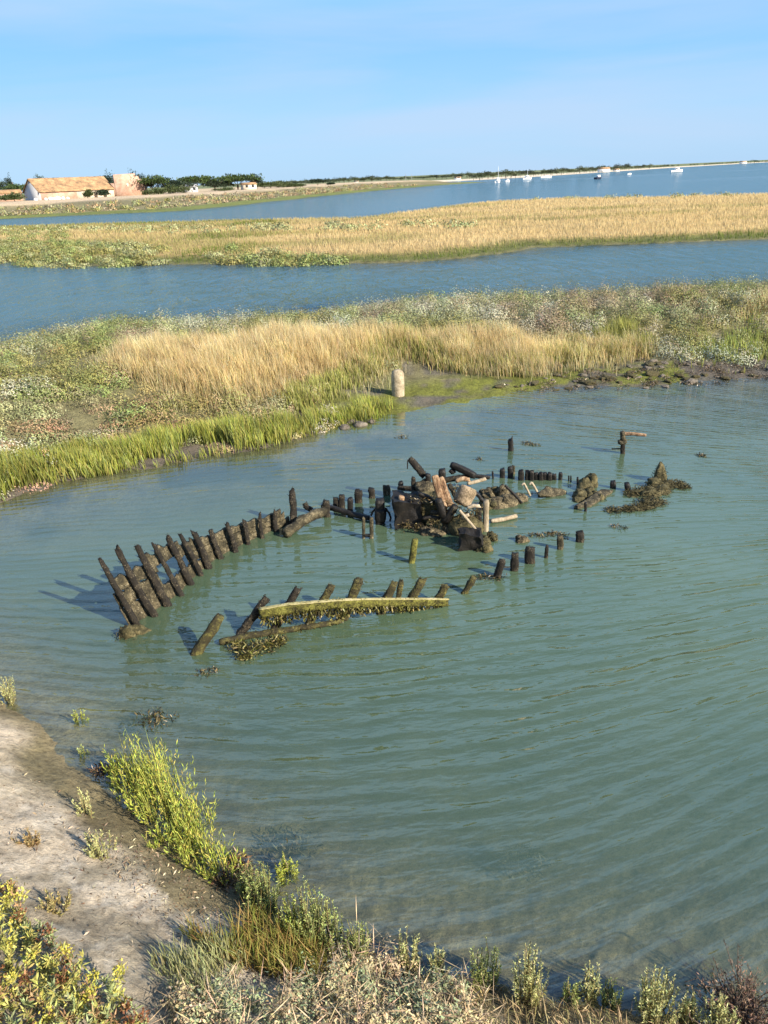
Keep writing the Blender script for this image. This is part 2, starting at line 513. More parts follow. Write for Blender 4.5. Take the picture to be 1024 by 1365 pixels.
def land(x, y):
    """height of the ground, with the signed distances that made it"""
    r = np.hypot(x, y)
    wob = (fbm(x * .9, y * .9, 3) - .5)
    s1 = sdf(x, y, BANK) + wob * .16
    h1 = np.where(s1 > 0, .62 * s1 + np.clip(s1 - 2.5, 0, 1.2) * .9, np.maximum(.26 * s1, -.34 + .14 * (s1 + 1.3)))
    h1 = np.minimum(h1, 3.3)
    h1 = h1 + (fbm(x * 3, y * 3, 11) - .5) * .1 * sstep(0, .6, s1) + (fbm(x * 9, y * 9, 12, 3) - .5) * .05
    s2 = sdf(x, y, ISL) + wob * .6
    h2 = np.where(s2 > 0, .05 * s2 + .55 * (sstep(.8, 4.5, s2) * sstep(0, -2.5, x) + sstep(2.6, 5.5, s2) * sstep(-2.5, 0, x)), .12 * s2)
    h2 = h2 + (fbm(x * 1.1, y * 1.1, 21) - .5) * .16 * sstep(0, 1.5, s2) + (fbm(x * 4, y * 4, 22) - .5) * .07 * sstep(-.5, .6, s2)
    s3 = sdf(x, y, MARSH) + wob * 1.5
    h3 = np.where(s3 > 0, .3 * sstep(0, 3, s3) + .1 * fbm(x * .15, y * .15, 31), .15 * s3)
    s4 = sdf(x, y, DYKE) + (fbm(x * .05, y * .05, 41) - .5) * 6
    h4 = np.where(s4 > 0, .35 * sstep(0, 6, s4) + 2.2 * sstep(12, 36, s4), .08 * s4)
    s5 = sdf(x, y, FARL)
    h5 = np.where(s5 > 0, .9 * sstep(0, 60, s5) + 4 * sstep(300, 1500, s5) * fbm(x * .002, y * .002, 51), .05 * s5)
    bed = -.95 - .5 * sstep(40, 120, r)
    h = np.maximum.reduce([h1, h2, h3, h4, h5, bed + 0 * x])
    return h, (s1, s2, s3, s4, s5)

def gz(x, y):
    return float(land(np.array([x], float), np.array([y], float))[0][0])

def on(px, py):
    """where the line of sight through a pixel meets the land (or the water)"""
    d = ray(px, py)
    t = np.geomspace(1.5, 900, 1500)
    P = np.array([0, 0, CAM_H])[None] + d[None] * t[:, None]
    h = np.maximum(land(P[:, 0], P[:, 1])[0], -.02)
    k = int(np.argmax(P[:, 2] < h))
    if k == 0:
        return at(px, py)
    a, b = P[k - 1, 2] - h[k - 1], P[k, 2] - h[k]
    q = P[k - 1] + (P[k] - P[k - 1]) * (a / (a - b))
    q[2] = gz(q[0], q[1])
    return q

def mixc(c, new, w):
    w = np.clip(w, 0, 1)[:, None]
    return c * (1 - w) + np.asarray(new)[None] * w

def polar_grid(ratio, dth, rmin, rmax):
    nr = int(math.log(rmax / rmin) / math.log(ratio)) + 1
    rr = rmin * ratio ** np.arange(nr + 1)
    th = np.concatenate([np.arange(-180, -42, 3.0), np.arange(-42, 42, dth), np.arange(42, 180, 3.0)])
    th = np.radians(th)
    X = rr[:, None] * np.sin(th)[None]
    Y = rr[:, None] * np.cos(th)[None]
    n, k = X.shape
    i = np.arange(n - 1)[:, None] * k
    j = np.arange(k)[None]
    jn = (j + 1) % k
    Q = np.stack([i + j, i + jn, i + k + jn, i + k + j], -1).reshape(-1, 4)
    cap = np.arange(k)[::-1]
    return X.ravel(), Y.ravel(), Q, k

gx, gy, GQ, gk = polar_grid(1.0125, .16, .6, 7600)
gh, (s1, s2, s3, s4, s5) = land(gx, gy)
c = np.tile(np.array([.2, .165, .095]), (len(gx), 1))                                   # bed
c = mixc(c, (.045, .05, .03), sstep(.5, .62, fbm(gx * .8, gy * .8, 61)) * (gh < .0))      # weed on the bed
fine = fbm(gx * 5, gy * 5, 62)
c = mixc(c, (.36, .285, .165), sstep(-2.2, -.6, s1) * (s1 > -3) * .8)
c = mixc(c, (.2, .165, .09), sstep(-.25, .05, s1))
c = mixc(c, (.5, .42, .31), sstep(.12, .5, s1 + (fbm(gx * 1.3, gy * 1.3, 63) - .5) * .9))
c = mixc(c, (.15, .13, .07), (s1 > .1) * sstep(.53, .63, fbm(gx * .8 + gy * .5, gy * 1.6 - gx * 1.2, 64)) * .4 * sstep(2.0, .9, s1))
c = mixc(c, (.6, .53, .42), (s1 > .5) * sstep(.55, .7, fine) * .6)
i2 = sstep(-.8, .2, s2)
c = mixc(c, (.12, .1, .075), i2)
c = mixc(c, (.17, .155, .075), sstep(1, 2.5, s2))
mud = inside(gx, gy, MUD)
c = mixc(c, (.1, .092, .07), mud * sstep(.35, .6, fbm(gx * 1.2, gy * 1.2, 65)))
alg = mud & (gx < 6.0)
ad_ = sdf(gx, gy, ISL)
c = mixc(c, (.135, .145, .022), (gx > -1.2) * (gx < 8) * (s2 > -.7) * sstep(2.6, 1.3, ad_) * sstep(.3, .5, fbm(gx * 1.6, gy * 2.2, 66)) * (mud | (ad_ < .6)) * .95)
c = mixc(c, (.09, .1, .025), sstep(-1, 1, s3))
c = mixc(c, (.36, .25, .1), sstep(1, 4, s3))
c = mixc(c, (.13, .15, .035), sstep(-2, 1, s4))
c = mixc(c, (.17, .15, .075), sstep(8, 14, s4 + 0 * gx))
c = mixc(c, (.46, .36, .235), sstep(26, 34, s4 + (fbm(gx * .03, gy * .06, 67) - .5) * 14))
c = mixc(c, (.3, .26, .14), sstep(100, 150, s4) * .7)
c = mixc(c, (.62, .53, .4), sstep(-4, 6, s5))
c = mixc(c, (.14, .16, .07), sstep(30, 60, s5))
gV = np.stack([gx, gy, gh], 1)
capv = len(gx)
gV = np.concatenate([gV, [[0, 0, gz(0.01, 0.01)]]])
c = np.concatenate([c, c[:1]])
kk = np.arange(gk)
capT = np.stack([np.full(gk, capv), kk, (kk + 1) % gk], 1)[:, ::-1]
tag(link('ground', new_mesh('ground', gV, [GQ, capT], M['ground'], c, smooth=True)), kind='structure')

# water: one level sheet, with its real depth over the ground kept per vertex
wx, wy, WQ, wk = polar_grid(1.02, .3, 2.0, 7600)
wh, ws = land(wx, wy)
pool_m = sstep(26, 22, np.hypot(wx, wy)) * (wy < 23)
calm = sstep(-3.2, -.6, ws[1]) * sstep(7, 1, wx)
slick = np.zeros(len(wx))
for (px, py, ra) in ((836, 672, .5), (470, 640, 1.2), (200, 690, 2.2)):
    q = at(px, py)
    slick = np.maximum(slick, np.exp(-((wx - q[0]) ** 2 + (wy - q[1]) ** 2) / (2 * ra * ra)))
gust = .55 + .9 * fbm(wx * .22, wy * .22, 71, 3)
chop = gust * (1 - .62 * np.maximum(calm, slick * .8)) * np.where(pool_m > .5, .58 + .68 * sstep(10.5, 6.0, wy), 1)
rr_ = np.hypot(wx, wy)
streak = sstep(.6, .7, fbm(wx * .006 + wy * .001, wy * .02, 72)) * sstep(200, 330, rr_)
chop = chop * (1 - .6 * streak)
depth = np.clip(-wh, 0, 5)
keep = (wh[WQ] < .12).any(1)
tag(link('water', new_mesh('water', np.stack([wx, wy, 0 * wx], 1), [WQ[keep]], M['water'], attrs={'depth': depth, 'chop': chop, 'pool': pool_m}, smooth=True)), kind='structure')

# ------------------------------------------------------------------ plants: blades and leaves
def jit(col, n, amt=.18, hue=.06):
    col = np.asarray(col, float)
    if col.ndim == 1: col = np.tile(col, (n, 1))
    k = 1 + rng.normal(0, amt, (n, 1))
    return np.clip(col * k * (1 + rng.normal(0, hue, (n, 3))), .004, .9)

def add_blades(mb, P, h, w, base, tip, lean=.25, seg=2, wind=(-.1, .05)):
    n = len(P)
    a = rng.uniform(0, 2 * math.pi, n)
    u = np.stack([np.cos(a), np.sin(a), np.zeros(n)], 1)
    la = rng.uniform(0, 2 * math.pi, n)
    lv = np.stack([np.cos(la) * lean * rng.random(n) + wind[0], np.sin(la) * lean * rng.random(n) + wind[1], np.zeros(n)], 1) * h[:, None]
    z = np.array([0, 0, 1.0])
    w = w[:, None]
    if seg == 1:
        V = np.stack([P - u * w / 2, P + u * w / 2, P + lv + z * h[:, None]], 1)
        C = np.stack([base, base, tip], 1)
        mb.add(V.reshape(-1, 3), T=np.arange(3 * n).reshape(-1, 3), C=C.reshape(-1, 3))
        return
    m_ = P + lv * .3 + z * h[:, None] * .55
    V = np.stack([P - u * w / 2, P + u * w / 2, m_ + u * w * .42, m_ - u * w * .42, P + lv + z * h[:, None]], 1)
    C = np.stack([base, base, (base + tip) / 2, (base + tip) / 2, tip], 1)
    i = np.arange(n)[:, None] * 5
    mb.add(V.reshape(-1, 3), Q=i + np.array([[0, 1, 2, 3]]), T=i + np.array([[3, 2, 4]]), C=C.reshape(-1, 3))

def unit(v):
    return v / (np.linalg.norm(v, axis=-1, keepdims=True) + 1e-9)

def add_leaves(mb, P, D, ln, w, col, nrm=None):
    """diamond leaves from P along D"""
    n = len(P)
    D = unit(D)
    S = unit(np.cross(D, unit(rng.normal(0, 1, (n, 3)) if nrm is None else nrm + rng.normal(0, .16, (n, 3)))))
    ln = np.broadcast_to(ln, n)[:, None]
    w = np.broadcast_to(w, n)[:, None]
    mid = P + D * ln * .5
    V = np.stack([P, mid + S * w / 2, P + D * ln, mid - S * w / 2], 1)
    mb.add(V.reshape(-1, 3), Q=np.arange(4 * n).reshape(-1, 4), C=np.repeat(col, 4, 0))

def scatter(poly, n):
    p = np.array(poly)
    lo, hi = p.min(0), p.max(0)
    out = []
    got = 0
    while got < n:
        q = rng.uniform(lo, hi, (n * 3, 2))
        q = q[inside(q[:, 0], q[:, 1], poly)]
        out.append(q)
        got += len(q)
        if len(q) == 0: break
    return np.concatenate(out)[:n]

def in_view(x, y, m_=1.15):
    return (np.abs(x) < (y * .56 + 2.0) * m_) & (y > 0)

def dome_dirs(n, zmin=-.1):
    z = rng.uniform(zmin, 1, n)
    a = rng.uniform(0, 2 * math.pi, n)
    s = np.sqrt(np.clip(1 - z * z, 0, 1))
    return np.stack([s * np.cos(a), s * np.sin(a), z], 1)

def add_mound(mb, c0, rx, rz, n, leaf, col, rough=.25, upb=.4):
    d = dome_dirs(n)
    ph = c0[0] * 3.1, c0[1] * 2.7
    lump = 1 + rough * np.sin(d[:, 0] * 4 + ph[0]) * np.sin(d[:, 1] * 5 + ph[1]) + rough * .6 * np.sin(d[:, 2] * 7 + d[:, 0] * 6 + ph[1])
    rad = (rng.random(n) ** .35) * lump
    P = np.array(c0)[None] + d * rad[:, None] * np.array([rx, rx, rz])
    D = .2 * d + rng.normal(0, .7, (n, 3)) + [0, 0, upb]
    D = D - .85 * (D * d).sum(1, keepdims=True) * d
    add_leaves(mb, P, D, leaf * rng.uniform(.6, 1.4, n), leaf * rng.uniform(.35, .6, n), col, d)

# island cordgrass, bright along the water
G1 = pts([(-90, 690), (0, 662), (80, 640), (170, 623), (300, 597), (380, 586), (450, 569), (495, 558), (500, 545), (420, 552), (350, 568), (250, 584), (150, 600), (0, 628), (-90, 645)], .05)
G2 = pts([(395, 556), (450, 536), (500, 510), (540, 495), (610, 499), (690, 502), (740, 494), (865, 480), (872, 466), (840, 458), (740, 474), (690, 481), (540, 474), (490, 490), (430, 518), (375, 540)], .05)
G3 = pts([(925, 482), (1080, 472), (1080, 430), (985, 438), (920, 463)], .2)
T1 = pts([(135, 524), (170, 508), (215, 499), (330, 488), (480, 474), (620, 466), (760, 465), (850, 468), (862, 474), (740, 489), (690, 495), (610, 492), (540, 489), (500, 498), (450, 516), (400, 530), (330, 544), (250, 548), (190, 538), (145, 526)], .18)
T2 = pts([(985, 425), (1080, 420), (1080, 405), (1000, 410)], .6)

def grass_patch(mb, poly, n, hr, w, base, tip, lean=.25, clump=0.0, soft=.5, **kw):
    """tufted grass whose stand thins out and drops towards a ragged outline"""
    p = np.array(poly)
    lo, hi = p.min(0) - soft, p.max(0) + soft
    q = rng.uniform(lo, hi, (n * 5, 2))
    tf = rng.integers(0, 2 ** 31, len(q))
    q = q + .0
    x, y = q[:, 0], q[:, 1]
    d = sdf(x, y, poly) + (fbm(x * .8, y * .8, 85) - .5) * 2.4 * soft
    st = sstep(-soft, soft * 1.6, d)
    k = in_view(x, y) & (rng.random(len(x)) < st * (.35 + .9 * vnoise(x * 3.2, y * 3.2, 86)))
    if clump:
        k &= fbm(x * 1.5, y * 1.5, 81) + rng.normal(0, .05, len(x)) > clump
    x, y, st = x[k][:n], y[k][:n], st[k][:n]
    h, ss = land(x, y)
    k = ss[1] > -.05 - .12 * rng.random(len(x))
    x, y, st, h = x[k], y[k], st[k], h[k]
    P = np.stack([x, y, h - .02], 1)
    tuft = vnoise(x * 4, y * 4, 87)
    hv = rng.uniform(*hr, len(x)) * (.45 + .6 * fbm(x * .7, y * .7, 83) + .5 * tuft) * (.5 + .5 * st)
    tone = (.72 + .56 * vnoise(x * 2.3, y * 2.3, 88))[:, None]
    add_blades(mb, P, hv, rng.uniform(.6, 1.4, len(x)) * w, jit(np.asarray(base) * tone, len(x), .16), jit(np.asarray(tip) * tone, len(x), .16), lean, **kw)

mb = MB()
grass_patch(mb, G1, 24000, (.16, .5), .014, (.13, .14, .03), (.36, .4, .07), .35, .4)
grass_patch(mb, G1, 12000, (.2, .52), .013, (.2, .18, .05), (.48, .44, .12), .4, .46)
grass_patch(mb, G1, 9000, (.15, .5), .015, (.12, .14, .05), (.24, .29, .1), .4, .4)
grass_patch(mb, G2, 17000, (.25, .52), .018, (.13, .14, .04), (.36, .36, .1), .35, .3, .3)
grass_patch(mb, G3, 2600, (.25, .5), .022, (.14, .15, .04), (.36, .4, .1), .35, .42, .9)
tag(mb.build('cordgrass', M['grass']), 'bright green cordgrass along the water edge of the near marsh island', 'grass', kind='stuff')
mb = MB()
grass_patch(mb, T1, 34000, (.25, .7), .0115, (.42, .32, .15), (.74, .58, .29), .42, .0, .55)
grass_patch(mb, T1, 12000, (.3, .78), .011, (.4, .34, .17), (.78, .67, .42), .4, .3, .9)
grass_patch(mb, T1, 6000, (.25, .5), .015, (.16, .17, .05), (.34, .35, .12), .4, .45, .9)
grass_patch(mb, T2, 1300, (.4, .8), .018, (.28, .22, .1), (.62, .5, .28), .3, .0, .5)
tag(mb.build('dry_grass', M['straw']), 'golden dry grass bed in the middle of the near marsh island', 'grass', kind='stuff')

# low shrubs covering the rest of the island: one mass
KINDS = {'sage': (.29, .3, .145), 'silver': (.4, .4, .28), 'olive': (.25, .235, .08), 'litter': (.34, .24, .13), 'bloom': (.29, .24, .15), 'green': (.23, .27, .09), 'straw': (.48, .38, .2)}
q = scatter(ISL, 9500)
x, y = q[:, 0], q[:, 1]
h, ss = land(x, y)
k = in_view(x, y) & (ss[1] > .25) & ((sdf(x, y, T1) < .1) | (rng.random(len(x)) < .05)) & ~inside(x, y, MUD) & (~inside(x, y, G3) | (rng.random(len(x)) < .5))
g1in = inside(x, y, G1) | inside(x, y, G2)
k &= ~(g1in & (rng.random(len(x)) < .72))
x, y, h, sI = x[k], y[k], h[k], ss[1][k]
za = fbm(x * .45, y * .45, 91) + rng.normal(0, .06, len(x))
zb = fbm(x * .6, y * .6, 95) + rng.normal(0, .06, len(x))
mb = MB()
for i in range(len(x)):
    near = sI[i] < 3.2 and y[i] < 21
    if zb[i] > .62: kd = 'silver'
    elif za[i] > .6: kd = 'bloom'
    elif za[i] < .37: kd = 'olive'
    elif zb[i] < .4: kd = 'green'
    else: kd = 'sage'
    if near and x[i] < -1 and rng.random() < .38: kd = 'litter'
    if rng.random() < .12: kd = ('straw', 'sage', 'olive', 'bloom')[int(rng.integers(4))]
    rx = rng.uniform(.22, .58)
    rz = rng.uniform(.18, .5) * (1.35 if y[i] > 21 else 1) * (.55 if kd in ('litter', 'straw') else 1) * float(sstep(0, 1.6, sI[i]) * .6 + .4)
    n = int(250 * rx / .35)
    add_mound(mb, (x[i], y[i], h[i] - .03), rx, rz, n, .052, jit(jit(KINDS[kd], 1, .2, .06)[0], n, .09, .03))
tag(mb.build('marsh_shrubs', M['leaf']), 'low grey green and brown scrub covering the near marsh island', 'scrub', kind='stuff')

# shrubs that stand out of it
def shrub(px, py, w_, h_, kd, label, cat='shrub', loc=None):
    q_ = on(px, py) if loc is None else np.array(loc)
    mb_ = MB()
    n = int(1400 * max(w_, .4))
    for t in range(5):
        a = rng.uniform(0, 6.28)
        rr2 = rng.uniform(0, .4) * w_
        add_mound(mb_, (q_[0] + rr2 * math.cos(a), q_[1] + rr2 * math.sin(a), q_[2] - .03), w_ * rng.uniform(.28, .42), h_ * rng.uniform(.65, 1.05), n // 5, .055, jit(KINDS[kd], n // 5, .15, .05), .3)
    return tag(mb_.build('shrub', M['leaf'], tuple(q_)), label, cat, 'shrubs standing out on the near island')
for a in [(893, 402, 1.5, .75, 'olive', 'round olive bush on the right skyline of the near marsh island'),
          (400, 432, 1.9, .65, 'olive', 'dark spreading bush where the golden grass meets the channel'),
          (128, 600, .75, .4, 'sage', 'grey green cushion bush above the bright cordgrass at left'),
          (215, 432, .7, .6, 'olive', 'small upright bush on the left skyline of the near island'),
          (636, 405, 1.2, .6, 'olive', 'bushy tuft on the skyline above the middle of the golden grass'),
          (570, 412, 1.0, .55, 'sage', 'grey bush behind the golden grass, above the stone post'),
          (740, 600 - 185, 1.3, .5, 'silver', 'wide silvery bush behind the right end of the golden grass'),
          (985, 408, 1.2, .5, 'silver', 'silvery bush beside the straw tuft at the right edge'),
          (850, 448, 1.1, .45, 'bloom', 'brownish bush just right of the golden grass'),
          (30, 520, 1.4, .4, 'silver', 'broad silver cushion bush at the left edge of the near island')]:
    shrub(*a)

# far marsh island
mb = MB()
q = scatter(MARSH, 230000)
x, y = q[:, 0], q[:, 1]
dd = np.hypot(x, y)
k = in_view(x, y, 1.03) & (rng.random(len(x)) < np.clip((62 / dd) ** 1.3, 0, 1))
x, y = x[k], y[k]
h, ss = land(x, y)
sm = ss[2]
k = sm > 0
x, y, h, sm = x[k], y[k], h[k], sm[k]
n = len(x)
zone = fbm(x * .07, y * .16, 101)
edge = sstep(3.0, .4, sm + rng.normal(0, .5, n)) * (y < 75)
left = sstep(-7, -15, x + (fbm(x * .1, y * .2, 102) - .5) * 10) * sstep(30, 6, sm) * .9
gr = np.clip(np.maximum(edge * .9, left * (.35 + fbm(x * .25, y * .25, 103))) + sstep(.58, .7, zone) * .55, 0, 1)
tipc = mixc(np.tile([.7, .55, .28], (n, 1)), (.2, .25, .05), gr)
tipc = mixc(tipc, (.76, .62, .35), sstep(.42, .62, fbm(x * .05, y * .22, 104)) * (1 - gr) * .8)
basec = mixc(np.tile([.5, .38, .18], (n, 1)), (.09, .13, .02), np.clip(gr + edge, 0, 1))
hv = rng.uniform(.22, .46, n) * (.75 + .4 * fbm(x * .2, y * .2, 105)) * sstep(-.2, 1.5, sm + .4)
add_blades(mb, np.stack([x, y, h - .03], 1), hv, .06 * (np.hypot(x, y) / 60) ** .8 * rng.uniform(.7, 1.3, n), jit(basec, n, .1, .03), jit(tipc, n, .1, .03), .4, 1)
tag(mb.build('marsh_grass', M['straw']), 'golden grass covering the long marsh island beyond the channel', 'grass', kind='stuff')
mb = MB()
q = np.concatenate([scatter(pts([(-60, 352), (0, 346), (120, 352), (215, 344), (225, 330), (100, 326), (-60, 322)], .4), 210),
                    scatter(pts([(270, 340), (300, 334), (440, 340), (460, 346), (300, 346)], .4), 30),
                    scatter(pts([(0, 312), (80, 310), (95, 318), (0, 322)], .4), 25)])
for (x_, y_) in q:
    n = 300
    z_ = gz(x_, y_)
    add_mound(mb, (x_, y_, z_), rng.uniform(.5, 1.2), rng.uniform(.3, .75), n, .15, jit(KINDS[('olive', 'green', 'sage')[int(rng.integers(3))]], n, .3))
for (xa, xb, ya, yb, cnt) in ((300, 1024, 264, 257, 90), (440, 640, 300, 300, 14), (0, 500, 306, 303, 60)):
    for t in range(cnt):
        u = rng.random()
        p_ = at(xa + (xb - xa) * u, ya + (yb - ya) * u + rng.normal(0, 2), .5)
        if sdf(np.array([p_[0]]), np.array([p_[1]]), MARSH)[0] < 1: continue
        add_mound(mb, (p_[0], p_[1], gz(p_[0], p_[1])), rng.uniform(.6, 1.8), rng.uniform(.4, .8), 60, .3, jit(KINDS['sage'], 60, .3))
tag(mb.build('marsh_bushes', M['leaf']), 'green scrub along the left end and rear of the far marsh island', 'scrub', kind='stuff')

# scrub along the dyke
mb = MB()
cnt = 0
for t in range(6000):
    px_ = rng.uniform(-40, 640)
    p_ = at(px_, 0, 0) if False else None
    d_ = rng.uniform(178, 420)
    vx = far_at(px_, 300, d_)
    s_ = sdf(np.array([vx[0]]), np.array([vx[1]]), DYKE)[0]
    if 9 < s_ < 27 and rng.random() < .5:
        n = 36
        add_mound(mb, (vx[0], vx[1], gz(vx[0], vx[1])), rng.uniform(1, 2.6), rng.uniform(.4, .95), n, .6, jit(KINDS[('olive', 'sage', 'bloom', 'litter')[int(rng.integers(4))]], n, .25))
        cnt += 1
    if cnt > 700: break
tag(mb.build('dyke_scrub', M['leaf']), 'belt of low brown green scrub on the dyke below the track', 'scrub', kind='stuff')

# ------------------------------------------------------------------ timbers, stones, weed
def mpp(B):
    return float(np.dot(np.asarray(B) - np.array([0, 0, CAM_H]), fw)) / F_PX

def Z(reg):
    ox, oy, s = {'A': (500, 600, 180 / 1024), 'B': (400, 630, 160 / 1024), 'C': (640, 600, 160 / 1024), 'D': (760, 560, 180 / 1024),
                 'E': (600, 690, 200 / 1024), 'G': (240, 740, 420 / 1024), 'H': (100, 620, 360 / 1024), 'I': (620, 560, 320 / 1024)}[reg]
    return lambda X, Y: (ox + X * s, oy + Y * s)

def add_sweep(mb, P, w, t, seed=0, rough=.12, taper=1.0, sides=16, rings=None, jag=.3, sq=3.0, col=.5, crust=0):
    """rounded-square timber along the polyline P; w across (or upright when lying), t the other way"""
    P = np.asarray(P, float)
    seg = np.linalg.norm(np.diff(P, axis=0), axis=1)
    cum = np.concatenate([[0], np.cumsum(seg)])
    Ln = cum[-1]
    if rings is None: rings = int(np.clip(Ln / (min(w, t) * .45), 6, 40))
    u = np.linspace(0, 1, rings + 1)
    C = np.stack([np.interp(u * Ln, cum, P[:, k]) for k in range(3)], 1)
    T = unit(np.gradient(C, axis=0))
    V = []
    th = np.linspace(0, 2 * math.pi, sides, endpoint=False)
    ca, sa = np.cos(th), np.sin(th)
    pr = (np.abs(ca) ** sq + np.abs(sa) ** sq) ** (-1 / sq)
    for i in range(rings + 1):
        a = T[i]
        hv = np.array([C[i][0], C[i][1], 0]); hv /= np.linalg.norm(hv) + 1e-9
        if abs(a[2]) > .6:
            s = unit(np.cross(a, hv)); d = np.cross(s, a)
        else:
            d = unit(np.cross(np.array([0, 0, 1.0]), a)); s = np.cross(a, d)
        k = 1 + (taper - 1) * u[i]
        if i in (0, rings): k *= .82
        ring = []
        for j in range(sides):
            p = s * ca[j] * pr[j] * w * .5 * k + d * sa[j] * pr[j] * t * .5 * k
            q = (C[i] + p) * (2.2 / max(w, .02)) * .45
            nv = mnoise.noise(Vector(q + seed * 7.7)) + .5 * mnoise.noise(Vector(q * 2.7 + seed))
            off = a * (mnoise.noise(Vector(q * 1.3 + 50 + seed)) * jag * w if i == rings else 0)
            ring.append(C[i] + p * (1 + rough * 1.6 * nv) + off)
        V += ring
    V.append(C[0]); V.append(C[-1] - T[-1] * w * .08)
    Q, Tt = [], []
    for i in range(rings):
        for j in range(sides):
            jn = (j + 1) % sides
            Q.append((i * sides + j, i * sides + jn, (i + 1) * sides + jn, (i + 1) * sides + j))
    n0 = len(V) - 2
    for j in range(sides):
        jn = (j + 1) % sides
        Tt.append((n0, jn, j))
        Tt.append((n0 + 1, rings * sides + j, rings * sides + jn))
    mb.add(V, Q, Tt)
    if crust:
        A = np.array(V[:(rings + 1) * sides])
        pick = rng.integers(len(A), size=crust)
        base_ = A[pick]
        outw = unit(base_ - C[pick // sides]) + rng.normal(0, .6, (crust, 3))
        base_ = base_ + rng.normal(0, w * .09, (crust, 3))
        add_leaves(mb, base_ - unit(outw) * .01, outw, np.minimum(w, .12) * rng.uniform(.1, .22, crust), np.minimum(w, .12) * rng.uniform(.08, .16, crust), np.full((crust, 3), .5))

_ico = {}
def ico(sub):
    if sub not in _ico:
        import bmesh
        b = bmesh.new()
        bmesh.ops.create_icosphere(b, subdivisions=sub, radius=1)
        b.verts.ensure_lookup_table()
        _ico[sub] = (np.array([v.co[:] for v in b.verts]), np.array([[v.index for v in f.verts] for f in b.faces]))
        b.free()
    return _ico[sub]

def add_blob(mb, c, r, seed=0, rough=.35, sub=3, freq=1.3, flat=0):
    V, T = ico(sub)
    k = np.array([1 + rough * (mnoise.noise(Vector(v * freq + seed * 5.3)) + .55 * mnoise.noise(Vector(v * freq * 2.6 + seed)) + .3 * mnoise.noise(Vector(v * freq * 6 + seed))) for v in V])
    W = V * k[:, None]
    mb.add(W * np.asarray(r) + np.asarray(c), T=T)

WEEDC = [(.03, .024, .01), (.07, .055, .02), (.13, .1, .04), (.02, .018, .009), (.2, .155, .08)]
def add_weed(mb, c, r, n, ln=.07, up=.3, hang=0.0, cols=WEEDC):
    """tangle of straps over a patch of radius r (rx, ry, rz)"""
    d = dome_dirs(n, -.1)
    P = np.asarray(c) + d * (rng.random((n, 1)) ** .5) * np.asarray(r)
    D = rng.normal(0, 1, (n, 3)) * [1, 1, .5] + [0, 0, up - hang]
    cc = np.array(cols)[rng.integers(len(cols), size=n)]
    add_leaves(mb, P, D, ln * rng.uniform(.5, 1.5, n), ln * .22 * rng.uniform(.6, 1.4, n), jit(cc, n, .25))

BURY = .45
def timber_pts(base, top, k=0.0, bury=BURY):
    B = at(*base)
    T_ = up_at(B, *top, k=k)
    a = unit((T_ - B)[None])[0]
    return B - a * bury, B, T_

def post(name, mat, reg, top, base, wpx, label, cat='post', group=None, k=0.0, depth=.9, seed=None, **kw):
    z = Z(reg) if isinstance(reg, str) else (lambda X, Y: (X, Y))
    sc_ = 1 if not isinstance(reg, str) else (z(1, 0)[0] - z(0, 0)[0])
    P0, B, T_ = timber_pts(z(*base), z(*top), k)
    w = wpx * sc_ * mpp(B)
    mb_ = MB()
    kw.setdefault('crust', 70 if mat in ('rib', 'mossrib', 'plank') else 0)
    w *= .88
    if mat in ('rib', 'mossrib', 'plank'): kw.setdefault('rough', .2)
    add_sweep(mb_, [P0, B, T_], w, w * depth, seed if seed is not None else rng.integers(1000), **kw)
    return tag(mb_.build(name, M[mat], tuple(B)), label, cat, group)

def set_origin(o, loc):
    loc = Vector(loc)
    if o.type == 'MESH':
        o.data.transform(Matrix.Translation(-loc))
        o.location = loc
    return o

_build = MB.build
def build_at(s, name, mat, loc=(0, 0, 0), parent=None, smooth=False):
    """mesh origin at loc; the children of a thing share its origin"""
    V = np.concatenate(s.V) - np.asarray(loc, float)
    f = []
    if s.Q: f.append(np.concatenate(s.Q))
    if s.T: f.append(np.concatenate(s.T))
    me = new_mesh(name, V, f, mat, np.concatenate(s.C), smooth=smooth)
    return link(name, me, (0, 0, 0) if parent else tuple(loc), parent)
MB.build = build_at

# ------------------------------------------------------------------ the wreck, far side: curved row of ribs
z = Z('H')
FAR_RIBS = [((92, 350), (240, 612), 34), ((160, 318), (302, 572), 38), ((232, 302), (352, 532), 38), ((293, 290), (405, 494), 32), ((350, 270), (440, 452), 38),
            ((398, 263), (478, 417), 32), ((450, 250), (510, 390), 36), ((512, 241), (553, 354), 34), ((573, 213), (610, 328), 36), ((640, 203), (658, 300), 30),
            ((701, 185), (712, 276), 30), ((760, 172), (766, 252), 30), ((822, 100), (826, 235), 40)]
ribs = []
for (tp, bs, w) in FAR_RIBS:
    P0, B, T_ = timber_pts(z(*bs), z(*tp), .25)
    ribs.append((P0, B, T_, w * .3516 * mpp(B)))
loc = tuple(ribs[5][1])
root = empty('hull_side', loc, 'long curved row of dark upright ribs joined by barnacled planking, left side of the wreck', 'wreck side')
for i, (P0, B, T_, w) in enumerate(ribs):
    mb = MB()
    add_sweep(mb, [P0, B, (B + T_) / 2 + rng.normal(0, .014, 3), T_], w * rng.uniform(.66, .8), w * .62, i + 3, .19, rng.uniform(.55, .9), rings=26, jag=1.2, crust=320, sq=4)
    rb = mb.build('rib', M['rib'], loc, root)
    if i == 12: rb['label'] = 'tall square-headed last rib'

